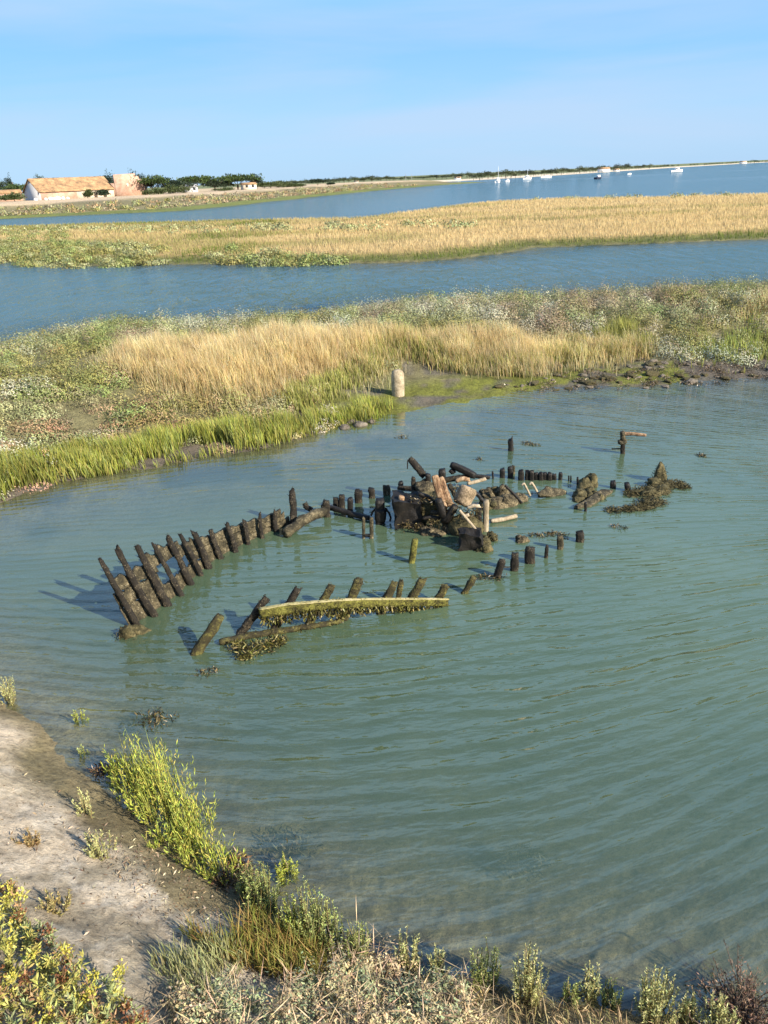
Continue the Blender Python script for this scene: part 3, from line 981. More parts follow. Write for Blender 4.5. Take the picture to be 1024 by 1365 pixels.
def strake(f0, f1, i0, i1, seed):
    mb = MB()
    N, K = int((i1 - i0) * 9), 7
    u = np.linspace(i0, i1, N + 1)
    grid = []
    for side in (0, 1):
        for a in u:
            i = min(int(a), len(ribs) - 2)
            t = a - i
            B = ribs[i][1] * (1 - t) + ribs[i + 1][1] * t
            T_ = ribs[i][2] * (1 - t) + ribs[i + 1][2] * t
            out = unit(np.array([[B[0], B[1], 0]]))[0] * .085 + np.array([-.02, 0, 0])
            top = f1 + .09 * mnoise.noise(Vector((a * 1.7, seed, 0))) + .05 * mnoise.noise(Vector((a * 6, seed, 3)))
            bot = f0 + .03 * mnoise.noise(Vector((a * 4, seed, 8)))
            for kx in range(K + 1):
                f = bot + (top - bot) * kx / K
                p = B + (T_ - B) * f + out * (1 + .6 * side)
                p = p + out * .25 * mnoise.noise(Vector(p * 16 + seed))
                grid.append(p)
    S = (N + 1) * (K + 1)
    Q = []
    ix = lambda s, a, b: s * S + a * (K + 1) + b
    for a in range(N):
        for b in range(K):
            Q.append((ix(0, a, b), ix(0, a + 1, b), ix(0, a + 1, b + 1), ix(0, a, b + 1)))
            Q.append((ix(1, a, b), ix(1, a, b + 1), ix(1, a + 1, b + 1), ix(1, a + 1, b)))
        Q.append((ix(0, a, K), ix(0, a + 1, K), ix(1, a + 1, K), ix(1, a, K)))
        Q.append((ix(0, a, 0), ix(1, a, 0), ix(1, a + 1, 0), ix(0, a + 1, 0)))
    for a in (0, N):
        for b in range(K):
            q_ = (ix(0, a, b), ix(0, a, b + 1), ix(1, a, b + 1), ix(1, a, b))
            Q.append(q_ if a == 0 else q_[::-1])
    mb.add(grid, Q)
    return mb.build('plank', M['plank'], loc, root)
strake(-.5, .24, -.35, 11.9, 1)
strake(.255, .44, -.3, 2.35, 2); strake(.255, .46, 4.65, 11.6, 3)
strake(.455, .62, -.15, 2.5, 4); strake(.475, .7, 4.3, 11.4, 5)
strake(.56, .78, 2.2, 4.6, 6)
mb = MB()
q = at(*z(200, 645))
add_blob(mb, q + [0, 0, .02], (.1, .08, .12), 4, .4)
add_blob(mb, q + [.1, .1, -.02], (.16, .1, .07), 6, .4)
add_weed(mb, q, (.2, .15, .1), 160, .05)
tag(mb.build('rock', M['mossrock'], tuple(q)), 'weedy lump in the water at the foot of the first rib', 'rock')

# near side: leaning ribs carrying a mossy beam
z = Z('G')
loc = tuple(at(*z(480, 215)))
root = empty('hull_side', loc, 'short near side of the wreck with a yellow green mossy beam on leaning ribs', 'wreck side')
wl = lambda X: float(np.interp(X, [40, 200, 350, 520, 640, 760, 900], [315, 252, 236, 210, 190, 170, 150]))
for i, (tp, bs, w) in enumerate([((284, 135), (200, 252), 36), ((385, 108), (312, 232), 34), ((494, 98), (420, 222), 36), ((584, 74), (528, 208), 40), ((720, 78), (705, 165), 24), ((694, 94), (652, 188), 36), ((784, 86), (735, 172), 38), ((868, 93), (832, 158), 34)]):
    P0, B, T_ = timber_pts(z(*bs), z(*tp), .1)
    mb = MB()
    w = w * .33 * mpp(B)
    add_sweep(mb, [P0, B, T_], w, w * .85, i + 40, .22, .85, rings=20, crust=260, sq=4, jag=.9)
    mb.build('rib', M['rib'] if i < 2 else M['mossrib'], loc, root)
mb = MB()
path, fr = [], []
for X, Y in ((258, 180), (350, 164), (440, 156), (520, 149), (600, 146), (700, 145), (790, 144), (874, 145)):
    B = at(*z(X, wl(X)))
    q = up_at(B, *z(X, Y)) - unit(np.array([[B[0], B[1], 0]]))[0] * .07
    path.append(q)
hpx = .125
add_sweep(mb, path, hpx, .05, 61, .12, .75, sides=16, rings=90, sq=8, crust=900)
top_ = MB()  # thin pale strip that paints the beam's bright top surface
add_sweep(top_, [p + [0, 0, .064 - .012 * i_ / 7] for i_, p in enumerate(path)], .012, .058, 67, .2, .7, rings=60, sq=6)
top_.build('bright_top', M['brighttop'], loc, root)
mb.build('beam', M['moss'], loc, root)['label'] = 'long plank coated in yellow green moss'
mb = MB()
for X, Y in ((128, 283), (220, 262), (300, 250), (380, 238), (460, 226), (525, 212)):
    path[0:0] = []
    fr.append(up_at(at(*z(X, Y + 6)), *z(X, Y)))
add_sweep(mb, fr, .065, .09, 63, .2, .8, rings=44, crust=500)
mb.build('beam', M['mossrib'], loc, root)['label'] = 'lower half sunken beam'
mb = MB()
cc = [(.09, .088, .02), (.14, .13, .035), (.045, .04, .015), (.22, .19, .08), (.025, .022, .009)]
for a, b in zip(path[:-1], path[1:]):
    n = 330
    P = a + (b - a) * rng.random((n, 1)) + rng.normal(0, .014, (n, 3)) + [0, 0, -.03]
    P[:, 2] -= rng.random(n) * .1 * (.4 + 1.2 * vnoise(P[:, 0] * 9, P[:, 0] * 0, 5))
    add_leaves(mb, P, rng.normal(0, .7, (n, 3)) + [0, 0, -.9], rng.uniform(.02, .09, n), rng.uniform(.012, .03, n), jit(np.array(cc)[rng.integers(5, size=n)], n, .25))
for a, b in zip(fr[:-1], fr[1:]):
    n = 110
    P = a + (b - a) * rng.random((n, 1)) + rng.normal(0, .02, (n, 3)) + [0, 0, -.01]
    add_leaves(mb, P, rng.normal(0, .5, (n, 3)) + [0, 0, -.7], rng.uniform(.03, .08, n), rng.uniform(.012, .03, n), jit(np.array(cc)[rng.integers(5, size=n)], n, .25))
for X, Y, rx in ((190, 292, .12), (240, 300, .2), (285, 292, .2), (320, 275, .12), (215, 322, .12)):
    add_weed(mb, at(*z(X, Y + 10)), (rx, rx * .7, .09), 260, .06, cols=cc)
mb.build('seaweed', M['weed'], loc, root)

post('rib', 'mossrib', 'G', (132, 198), (55, 318), 38, 'lone slanting rib standing apart between the two sides of the wreck', 'post', k=.1, rough=.16, seed=77)

# ------------------------------------------------------------------ single posts and stumps
post('post', 'rib', 'B', (222, 235), (230, 372), 66, 'round knobbed post beside the upper end of the fallen log', 'post', seed=5)
post('stump', 'rib', 'B', (358, 195), (352, 300), 62, 'taller of the paired stumps behind the dark lying timber', 'stump', seed=6)
post('stump', 'rib', 'B', (302, 212), (308, 300), 52, 'lower of the paired stumps behind the dark lying timber', 'stump', seed=7)
post('post', 'dark', 'B', (428, 216), (428, 352), 56, 'square flat-topped dark post behind the lying timber', 'post', seed=8, rough=.05, sq=6)
post('stump', 'rib', 'B', (497, 158), (497, 252), 72, 'jagged split stump right of the flat-topped dark post', 'stump', seed=9, jag=.9)
post('stump', 'rib', 'B', (610, 135), (612, 212), 66, 'brown stump left of the rounded one in open water', 'stump', seed=10)
post('stump', 'plank', 'B', (737, 106), (737, 184), 74, 'rounded stump nearest the left of the debris heap', 'stump', seed=11)
post('stump', 'dark', 'B', (860, 78), (860, 138), 50, 'small dark block stump at the far left edge of the heap', 'stump', seed=12)
post('post', 'moss', 'B', (984, 562), (952, 765), 66, 'leaning mossy post alone in the water before the heap', 'post', seed=13, rough=.08)
post('post', 'dark', 'I', (194, 80), (196, 130), 26, 'thin split post alone in the water towards the island', 'post', seed=14, jag=1.2)
post('stake', 'dark', 'C', (106, 180), (112, 245), 18, 'thin stake left of the black posts behind the heap', 'stake', seed=15)
post('post', 'dark', 'C', (190, 158), (190, 232), 50, 'plain black post second from the left behind the heap', 'post', seed=16, rough=.05, sq=6)
post('post', 'dark', 'C', (258, 138), (258, 232), 52, 'black post with a yellow crusted right face behind the heap', 'post', seed=17)
post('stump', 'plank', 'C', (285, 132), (283, 200), 38, 'yellow crusted stub leaning on the black post', 'stump', seed=18)
post('post', 'dark', 'C', (686, 192), (686, 252), 38, 'single black post at the right end of the black plank wall', 'post', seed=19)
post('stake', 'dark', 'C', (757, 216), (757, 262), 15, 'left one of two thin stakes right of the plank wall', 'stake', seed=20)
post('stake', 'dark', 'C', (775, 218), (775, 262), 14, 'right one of two thin stakes right of the plank wall', 'stake', seed=21)
post('stump', 'dark', 'C', (832, 230), (836, 305), 52, 'pointed black stump beside the mossy lump', 'stump', seed=22, taper=.4)
post('stump', 'dark', 'D', (325, 463), (326, 512), 50, 'square black block standing by the calm patch of water', 'stump', seed=23, sq=6, rough=.05)
post('stump', 'dark', 'D', (430, 478), (440, 535), 50, 'black stump at the left end of the weedy heap', 'stump', seed=24)
post('stake', 'dark', 'D', (117, 622), (117, 690), 24, 'short stake in front of the low slab', 'stake', seed=25)
post('stump', 'mossrib', 'E', (168, 403), (100, 512), 52, 'leaning mossy stump next to the end of the mossy beam', 'stump', seed=26, k=.1)
post('stump', 'rib', 'E', (358, 288), (325, 402), 62, 'leaning round-headed stump with weed at its foot', 'stump', seed=27)
post('stump', 'rib', 'E', (446, 242), (435, 358), 60, 'upright lumpy stump third along the near row', 'stump', seed=28, rough=.2)
post('stump', 'rib', 'E', (550, 200), (546, 302), 76, 'broad crumbling stump in the middle of the near row', 'stump', seed=29, rough=.24)
post('stump', 'rib', 'E', (664, 186), (655, 272), 44, 'small pointed stump in the near row', 'stump', seed=30, taper=.6)
post('post', 'plank', 'E', (752, 122), (752, 212), 50, 'rounded post near the right end of the near row', 'post', seed=31)
post('stump', 'rib', 'E', (888, 98), (886, 160), 58, 'last square stump at the right end of the near row', 'stump', seed=32, sq=5)

z = Z('B')
B = at(*z(545, 560))
t = empty('twin_leg_frame', tuple(B), 'pair of thin upright legs joined at the foot, in the water left of the heap', 'frame')
for X, w in ((543, 26), (610, 34)):
    mb = MB()
    P0, Bq, T_ = timber_pts(z(X, 560), z(X, 385))
    add_sweep(mb, [P0, Bq, T_], w * .156 * mpp(Bq), w * .156 * mpp(Bq), X, .1)
    mb.build('leg', M['plank'], tuple(B), t)
mb = MB()
add_sweep(mb, [up_at(B, *z(540, 535)), up_at(at(*z(612, 560)), *z(612, 535))], .05, .05, 4)
mb.build('crossbar', M['dark'], tuple(B), t)

B = at(*z(683, 430))
t = empty('capstan_post', tuple(B), 'black square post with two bent iron arms left of the heap', 'post')
mb = MB()
add_sweep(mb, [B - [0, 0, .4], B, up_at(B, *z(683, 228))], .145, .13, 3, .05, sq=6)
mb.build('shaft', M['dark'], tuple(B), t)
mb = MB()
add_sweep(mb, [up_at(B, *z(685, 415)), up_at(B, *z(685, 300))], .175, .16, 5, .07, sq=6)
mb.build('collar', M['dark'], tuple(B), t)
for arm in ([(650, 300), (622, 330), (606, 368)], [(728, 300), (762, 350), (775, 385), (768, 415)]):
    mb = MB()
    add_sweep(mb, [up_at(B, *z(*p)) for p in arm], .032, .032, arm[0][0], .08, sides=8)
    mb.build('arm', M['dark'], tuple(B), t)

def lying(name, mat, reg, path, wpx, label, cat, ref=None, tpx=None, k=0, seed=1, **kw):
    """path: (x, y) or (x, y, water_y) region pixels; ref = region pixel on the water giving the depth"""
    z = Z(reg)
    sc_ = z(1, 0)[0] - z(0, 0)[0]
    P = []
    for p in path:
        B = at(*z(*(ref if ref else (p[0], p[2] if len(p) > 2 else p[1] + wpx * .45))))
        P.append(up_at(B, *z(p[0], p[1]), k=k))
    w = wpx * sc_ * mpp(P[0])
    mb_ = MB()
    kw.setdefault('crust', 120 if mat in ('rib', 'plank') and wpx > 30 else 0)
    add_sweep(mb_, P, w, (tpx or wpx) * sc_ * mpp(P[0]), seed, **kw)
    return tag(mb_.build(name, M[mat], tuple(P[0])), label, cat)

lying('log', 'plank', 'H', [(795, 262, 275), (860, 212, 245), (945, 172, 205)], 36, 'long pale fallen log slanting from the tall last rib', 'log', seed=3, rough=.18)
lying('log', 'rib', 'B', [(38, 262, 330), (62, 300, 335), (100, 322, 340)], 46, 'short crooked branch end above the fallen log', 'log', seed=8, rough=.2)
lying('timber', 'dark', 'B', [(190, 285, 330), (300, 310, 360), (450, 355, 385), (590, 388, 410)], 44, 'long dark timber lying across the posts left of the heap', 'timber', seed=4, rough=.14)

# ------------------------------------------------------------------ the heap of debris amidships
z = Z('A')
def chunk(name, mat, reg, quad, ref, depth, label, cat, rough=.02):
    """squared block: quad = region pixels of its near face (TL, TR, BR, BL) over the water at ref; depth runs away from the viewer"""
    z = Z(reg)
    B = at(*z(*ref))
    hv = unit(np.array([[B[0], B[1], 0]]))[0]
    f4 = [up_at(B, *z(*p)) for p in quad]
    for i in (2, 3): f4[i] = f4[i] - [0, 0, .3]
    b4 = [p + hv * depth for p in f4]
    mb_ = MB()
    K = 9
    def face(c):
        V = []
        for i in range(K + 1):
            for j in range(K + 1):
                u, v = i / K, j / K
                p = (c[0] * (1 - u) + c[1] * u) * (1 - v) + (c[3] * (1 - u) + c[2] * u) * v
                V.append(p + rough * 1.6 * np.array(mnoise.noise_vector(Vector(p * 7))) + rough * .8 * np.array(mnoise.noise_vector(Vector(p * 22))))
        Q = [(i * (K + 1) + j, i * (K + 1) + j + 1, (i + 1) * (K + 1) + j + 1, (i + 1) * (K + 1) + j) for i in range(K) for j in range(K)]
        mb_.add(V, Q)
    face(f4); face([b4[0], b4[1], f4[1], f4[0]]); face([b4[0], f4[0], f4[3], b4[3]]); face([f4[1], b4[1], b4[2], f4[2]]); face([b4[1], b4[0], b4[3], b4[2]])
    return tag(mb_.build(name, M[mat], tuple(B)), label, cat)
for i_, (lst, w_, mt_, lb) in enumerate([([(330, 330, 560), (410, 360, 560), (470, 420, 560)], 34, 'dark', 'dark broken spar between the black box and the orange plank'),
        ([(560, 255, 420), (600, 330, 430), (640, 400, 440)], 34, 'rib', 'grey spar slanting down left of the concrete drum'),
        ([(730, 300, 520), (790, 350, 520), (830, 400, 520)], 30, 'dark', 'dark spar right of the concrete drum'),
        ([(420, 470, 610), (500, 480, 610), (590, 455, 610)], 30, 'rib', 'crusted spar lying level before the orange plank foot'),
        ([(700, 440, 660), (745, 420, 660), (800, 425, 660)], 26, 'pale', 'pale broken plank end behind the black and white posts'),
        ([(610, 235, 420), (660, 215, 420), (720, 225, 420)], 32, 'rust', 'rusty beam end over the top of the concrete drum'),
        ([(360, 520, 610), (420, 505, 610), (500, 520, 610)], 28, 'dark', 'dark spar at the water edge right of the black box')]):
    lying('timber', mt_, 'A', lst, w_, lb, 'timber', seed=120 + i_, rough=.18, jag=1.0)
chunk('block', 'dark', 'A', [(142, 395), (345, 408), (352, 592), (166, 588)], (240, 595), .42, 'big black box of timber at the left front of the heap', 'timber block', .035)
chunk('slab', 'mossrock', 'A', [(325, 400), (480, 395), (500, 505), (345, 500)], (400, 560), .4, 'moss covered slab behind the black timber box', 'slab', .04)
post('stump', 'rust', 'A', (200, 345), (205, 560), 50, 'small orange brown stub on top of the black timber box', 'stump', seed=33)
lying('timber', 'rib', 'A', [(262, 62, 420), (320, 130, 420), (375, 200, 420)], 52, 'slanting broken timber sticking up at the back left of the heap', 'timber', k=.2, seed=12)
lying('rod', 'dark', 'A', [(247, 80, 420), (246, 140, 420)], 9, 'thin rod dangling from the slanting broken timber', 'rod', seed=13)
post('stump', 'dark', 'A', (402, 178), (402, 420), 48, 'dark stump between the slanting timber and the orange plank', 'stump', seed=34)
post('stump', 'rib', 'A', (292, 205), (292, 420), 40, 'grey stump under the slanting broken timber', 'stump', seed=35)
lying('timber', 'rib', 'A', [(175, 285, 330), (260, 292, 340), (350, 305, 355)], 36, 'low grey timber at the far left of the heap', 'timber', seed=14)
mb = MB()
q = up_at(at(*z(380, 430)), *z(380, 300))
add_blob(mb, q, (.16, .2, .16), 3, .45)
add_blob(mb, q + [.12, .05, -.05], (.14, .15, .14), 8, .45)
add_blob(mb, q + [-.12, 0, -.12], (.14, .15, .12), 9, .45)
tag(mb.build('rock', M['rock'], tuple(q)), 'grey crusted boulder behind the orange plank', 'rock')
post('post', 'dark', 'A', (508, 145), (508, 420), 60, 'dark square stub behind the orange plank, top of the heap', 'stump', seed=36, sq=6)
lying('beam', 'dark', 'A', [(575, 108, 380), (660, 145, 390), (760, 195, 400)], 48, 'big dark beam sloping across the back of the heap', 'beam', seed=16, rough=.08, sq=5)
lying('timber', 'dark', 'A', [(572, 145, 380), (600, 175, 385)], 42, 'short dark block under the sloping big beam', 'timber', seed=17)
lying('beam', 'rib', 'A', [(500, 235, 400), (600, 215, 400), (720, 205, 390)], 44, 'grey crusted beam lying level under the sloping big beam', 'beam', seed=18)
lying('plank', 'dark', 'A', [(750, 195, 300), (868, 208, 300)], 28, 'thin dark plank pointing right from the back of the heap', 'plank', seed=19, rough=.05, sq=6)
lying('plank', 'pale', 'A', [(700, 255, 330), (770, 238, 320), (842, 216, 310)], 26, 'pale plank under the thin dark one at the back of the heap', 'plank', seed=20, rough=.06)
lying('plank', 'rust', 'A', [(450, 192, 600), (478, 300, 600), (528, 448, 600)], 56, 'tall orange streaked plank propped upright in the heap', 'plank', seed=21, rough=.06, tpx=30, sq=6, k=.15)
lying('plank', 'rust', 'A', [(495, 205, 600), (530, 310, 600), (575, 430, 600)], 52, 'shorter rusty plank leaning beside the tall orange one', 'plank', seed=22, rough=.09, tpx=30, sq=5, k=.25)
lying('timber', 'dark', 'A', [(480, 370, 620), (525, 520, 620)], 60, 'dark prop under the foot of the tall orange plank', 'timber', seed=23)
lying('timber', 'dark', 'A', [(610, 420, 620), (560, 500, 620), (520, 545, 620)], 60, 'dark timber under the concrete drum', 'timber', seed=24)
lying('drum', 'drum', 'A', [(650, 415, 590), (680, 350, 590), (712, 282, 590)], 140, 'tilted concrete drum with a pale round end on top of the heap', 'drum', seed=25, rough=.05, sq=2.0, sides=24, k=.5, taper=1.0, jag=.05)
for X, Y, rx, rz, sd, mt_, lb in ((685, 600, .27, .3, 3, 'mossrock', 'olive weedy boulder under the concrete drum'), (400, 612, .13, .1, 5, 'rock', 'crusted pale lump at the left of the stone arch'),
                              (470, 622, .13, .06, 6, 'rock', 'low crusted stone between the two ends of the arch'), (548, 598, .1, .15, 7, 'rock', 'crusted tall stone at the right of the arch')):
    q = at(*z(X, Y + 15))
    mb = MB()
    add_blob(mb, q, (rx, rx * .8, rz), sd, .3)
    add_blob(mb, q + [rx * .5, .05, 0], (rx * .6, rx * .5, rz * .6), sd + 9, .4)
    tag(mb.build('rock', M[mt_], tuple(q)), lb, 'rock')
lying('pole', 'pale', 'A', [(640, 455, 720), (790, 632, 720)], 20, 'thin pale pole leaning down the front of the weedy boulder', 'pole', seed=26, rough=.05)
lying('plank', 'pale', 'A', [(660, 505, 715), (715, 490, 715)], 26, 'short pale offcut under the leaning pole', 'plank', seed=46, rough=.08)
post('post', 'pale', 'A', (843, 383), (838, 612), 50, 'bleached white upright post at the right front of the heap', 'post', seed=37, rough=.06)
post('post', 'dark', 'A', (785, 442), (785, 612), 56, 'black post touching the left of the white one', 'post', seed=38, sq=6)
chunk('block', 'dark', 'A', [(642, 638), (800, 645), (838, 768), (640, 752)], (730, 765), .25, 'low black block of timber in the water before the white post', 'timber block', .035)
mb = MB()
for X, Y, r in ((830, 690, .1), (845, 740, .08), (800, 735, .08), (880, 650, .08), (900, 660, .06)):
    add_blob(mb, at(*z(X, Y + 20)), (r, r, r * 1.3), X, .5)
    add_weed(mb, at(*z(X, Y + 20)), (r, r, r * 1.4), 120, .05)
tag(mb.build('seaweed_clump', M['mossrock'], tuple(at(*z(840, 720)))), 'weedy lumps hanging on the right of the low black block', 'seaweed')

mb = MB()
z = Z('A')
for X, Y, wy_, r in ((380, 330, 430, .16), (430, 400, 560, .18), (560, 420, 590, .15), (620, 470, 620, .16), (700, 520, 650, .16), (760, 470, 640, .14), (300, 380, 560, .12), (450, 560, 620, .14), (600, 300, 420, .14), (340, 590, 605, .12), (230, 585, 605, .14)):
    q = up_at(at(*z(X, wy_)), *z(X, Y))
    add_weed(mb, q, (r, r, r * .8), 150, .05, hang=.5)
tag(mb.build('seaweed_clump', M['weed'], tuple(at(*z(500, 620)))), 'dark weed draped over the stones and timbers of the heap', 'seaweed')

# crusted stones stretching right of the drum
z = Z('C')
g = 'crusted stones right of the drum'
for i, (X, Y, rx, rz, mt_, lb) in enumerate([(60, 345, .13, .12, 'rock', 'dark crusted stone at the back left of the stone ridge'), (125, 330, .12, .11, 'mossrock', 'weedy stone at the back of the stone ridge'),
        (190, 345, .1, .18, 'rock', 'upright tan stone on top of the stone ridge'), (150, 430, .17, .14, 'rock', 'largest tan stone at the left front of the stone ridge'),
        (230, 420, .15, .15, 'rock', 'yellow stained stone in the middle of the ridge'), (300, 395, .14, .13, 'rock', 'pale stone under the dark slanted plank'),
        (350, 385, .11, .1, 'rock', 'last stone at the right end of the ridge'), (60, 440, .16, .12, 'mossrock', 'dark weedy stone behind the white post')]):
    q = at(*z(X, Y + 45))
    mb = MB()
    add_blob(mb, q + [0, 0, .02], (rx, rx * .9, rz), i + 60, .38)
    for t in range(3):
        add_blob(mb, q + [rng.normal(0, rx * .6), rng.normal(0, rx * .4), rz * rng.uniform(.2, .9)], (rx * .4, rx * .35, rx * .33), i * 5 + t, .4, 2)
    tag(mb.build('rock', M[mt_], tuple(q)), lb, 'rock', g)
lying('plank', 'dark', 'C', [(212, 300, 440), (290, 375, 450), (360, 452, 460)], 22, 'dark slanted plank lying over the stone ridge', 'plank', seed=28, rough=.06)
lying('pipe', 'pale', 'C', [(352, 300, 400), (375, 282, 400), (400, 330, 400), (430, 392, 400)], 18, 'left one of two hooked pale pipes at the end of the stone ridge', 'pipe', seed=29, rough=.04, sides=10, sq=2)
lying('pipe', 'pale', 'C', [(418, 295, 395), (440, 275, 395), (462, 310, 395), (502, 382, 395)], 20, 'right one of two hooked pale pipes at the end of the stone ridge', 'pipe', seed=30, rough=.04, sides=10, sq=2)
lying('log', 'pale', 'C', [(90, 606, 622), (200, 590, 608), (312, 560, 580)], 34, 'pale log floating right of the white post', 'log', seed=31, rough=.1)
mb = MB()
tw = empty('plank_wall', tuple(at(*z(500, 250))), 'row of black upright planks side by side behind the stone ridge', 'plank wall')
for i, X in enumerate((350, 402, 440, 478, 518, 556, 594, 634)):
    mb = MB()
    P0, Bq, T_ = timber_pts(z(X, 255 - (i % 2) * 4), z(X, (172, 180, 178, 188, 190, 192, 196, 200)[i]))
    add_sweep(mb, [P0, Bq, T_], (50, 38, 42, 40, 42, 40, 42, 36)[i] * .156 * mpp(Bq), .07, i + 90, .07, sq=6, jag=.5)
    mb.build('plank', M['dark'], tuple(at(*z(500, 250))), tw)
def slab(name, mat, reg, corners, th, label, cat, rise):
    """flat board: corners are region pixels on the water, rise = height of each corner"""
    z = Z(reg)
    c4 = [at(*z(*p), r) for p, r in zip(corners, rise)]
    mb_ = MB()
    N = 10
    V = []
    for s in (0, -th):
        for a in range(N + 1):
            for b in range(N + 1):
                u, v = a / N, b / N
                p = (c4[0] * (1 - u) + c4[1] * u) * (1 - v) + (c4[3] * (1 - u) + c4[2] * u) * v
                V.append(p + [0, 0, s + .02 * mnoise.noise(Vector(p * 9))] + .02 * np.array(mnoise.noise_vector(Vector(p * 6))))
    S = (N + 1) ** 2
    ix = lambda s, a, b: s * S + a * (N + 1) + b
    Q = []
    for a in range(N):
        for b in range(N):
            Q.append((ix(0, a, b), ix(0, a + 1, b), ix(0, a + 1, b + 1), ix(0, a, b + 1)))
            Q.append((ix(1, a, b), ix(1, a, b + 1), ix(1, a + 1, b + 1), ix(1, a + 1, b)))
        for b, fl in ((0, 0), (N, 1)):
            q1 = (ix(0, a, b), ix(1, a, b), ix(1, a + 1, b), ix(0, a + 1, b))
            q2 = (ix(0, b, a), ix(0, b, a + 1), ix(1, b, a + 1), ix(1, b, a))
            Q.append(q1 if not fl else q1[::-1]); Q.append(q2 if not fl else q2[::-1])
    mb_.add(V, Q)
    return tag(mb_.build(name, M[mat], tuple(c4[0])), label, cat)
slab('board', 'plank', 'C', [(500, 368), (700, 375), (735, 345), (568, 300)], .07, 'flat grey board lying at a slant in the water below the plank wall', 'board', (.1, .03, .05, .16))
slab('slab', 'plank', 'D', [(30, 655), (160, 640), (330, 525), (240, 520)], .08, 'low flat plank awash beside the calm patch of water', 'slab', (.05, .04, .05, .08))
z = Z('D')
mb = MB()
for X, Y, r, hz in ((160, 470, .12, .2), (110, 500, .12, .18), (80, 550, .12, .12), (60, 580, .1, .06), (150, 530, .1, .1)):
    q = at(*z(X, Y + 25))
    add_blob(mb, q, (r, r, hz), X, .4)
    add_weed(mb, q, (r, r, hz * 1.1), 130, .045)
tag(mb.build('rock', M['mossrock'], tuple(at(*z(110, 560)))), 'mossy wedge shaped lump beside the pointed black stump', 'rock')
mb = MB()
for X, Y in ((150, 580), (230, 590), (200, 560)):
    q = at(*z(X, Y + 8))
    add_blob(mb, q, (.07, .07, .08), X, .5, 2)
    add_weed(mb, q, (.1, .09, .07), 80, .05)
tag(mb.build('seaweed_clump', M['mossrock'], tuple(at(*z(190, 590)))), 'small weed clumps on the low flat plank', 'seaweed')
mb = MB()
for X, Y, r, hz in ((672, 440, .1, .3), (645, 480, .13, .14), (720, 480, .14, .1), (800, 470, .16, .06), (855, 490, .1, .04), (690, 520, .16, .1), (610, 540, .17, .12), (540, 530, .14, .1), (470, 545, .12, .05), (600, 600, .16, .08), (520, 650, .12, .08), (660, 610, .15, .05), (440, 660, .1, .04), (330, 665, .12, .03), (580, 640, .12, .05)):
    q = at(*z(X, Y + 20))
    add_blob(mb, q - [0, 0, .02], (r, r * .9, hz), X + Y, .5)
    add_weed(mb, q, (r * 1.3, r * 1.3, hz * 1.05), 330, .055)
tag(mb.build('seaweed_clump', M['mossrock'], tuple(at(*z(620, 570)))), 'broad heap of brown weed with a peaked rock at the right end of the wreck', 'seaweed')

# the bent post out to the right
z = Z('D')
B = at(*z(400, 252))
t = empty('bent_post', tuple(B), 'post with a flared collar and a tan log arm pointing right, off the wreck', 'post')
mb = MB()
add_sweep(mb, [B - [0, 0, .5], B, up_at(B, *z(400, 165))], .085, .08, 4, .14)
mb.build('shaft', M['rib'], tuple(B), t)
mb = MB()
add_sweep(mb, [up_at(B, *z(398, 178)), up_at(B, *z(394, 150))], .16, .14, 5, .2, sq=2.5, taper=1.25)
mb.build('collar', M['plank'], tuple(B), t)
mb = MB()
add_sweep(mb, [up_at(B, *z(402, 160)), up_at(B, *z(398, 85))], .1, .09, 6, .2, sq=2.5)
mb.build('head', M['plank'], tuple(B), t)
mb = MB()
add_sweep(mb, [up_at(B, *z(385, 105)), up_at(B, *z(460, 102)), up_at(B, *z(580, 116))], .075, .07, 7, .14, taper=.8)
mb.build('arm', M['rust'], tuple(B), t)
mb = MB()
add_sweep(mb, [up_at(B, *z(315, 218)), up_at(B, *z(380, 218))], .025, .025, 8, .15)
mb.build('spike', M['dark'], tuple(B), t)

# weed by the near row, floating weed, sunken weed
for nm, lst, lb in (('seaweed_clump', [('E', 570, 122), ('E', 620, 126), ('E', 670, 118), ('E', 720, 112), ('E', 770, 120), ('E', 690, 105)], 'strip of weed awash behind the rounded post of the near row'),
                    ('seaweed_clump', [('E', 210, 412), ('E', 260, 408), ('E', 310, 418), ('E', 350, 412)], 'thin line of weed at the foot of the leaning round-headed stump'),
                    ('seaweed_clump', [('I', 255, 98), ('I', 300, 106), ('I', 275, 102)], 'floating weed right of the thin split post'),
                    ('seaweed_clump', [('I', 60, 168)], 'small round weed tuft left of the thin split post'),
                    ('seaweed_clump', [('I', 1000, 150), ('I', 1015, 155)], 'floating weed streak far right of the bent post'),
                    ('seaweed_clump', [('I', 640, 455), ('I', 670, 460)], 'faint weed awash below the weedy heap'),
                    ('seaweed_clump', [('G', 75, 385), ('G', 100, 378)], 'brown weed awash in front of the lone slanting rib')):
    mb = MB()
    for rg, X, Y in lst:
        add_weed(mb, at(*Z(rg)(X, Y)) - [0, 0, .015], (.1, .09, .035), 90, .05)
    tag(mb.build(nm, M['weed'], tuple(at(*Z(lst[0][0])(*lst[0][1:])))), lb, 'seaweed')
mb = MB()
q = at(*Z('E')(490, 158))
add_blob(mb, q, (.09, .08, .09), 5, .45); add_blob(mb, q + [.07, 0, -.02], (.05, .05, .07), 6, .45)
tag(mb.build('rock', M['rock'], tuple(q)), 'small pointed crusted rock left of the weed strip', 'rock')
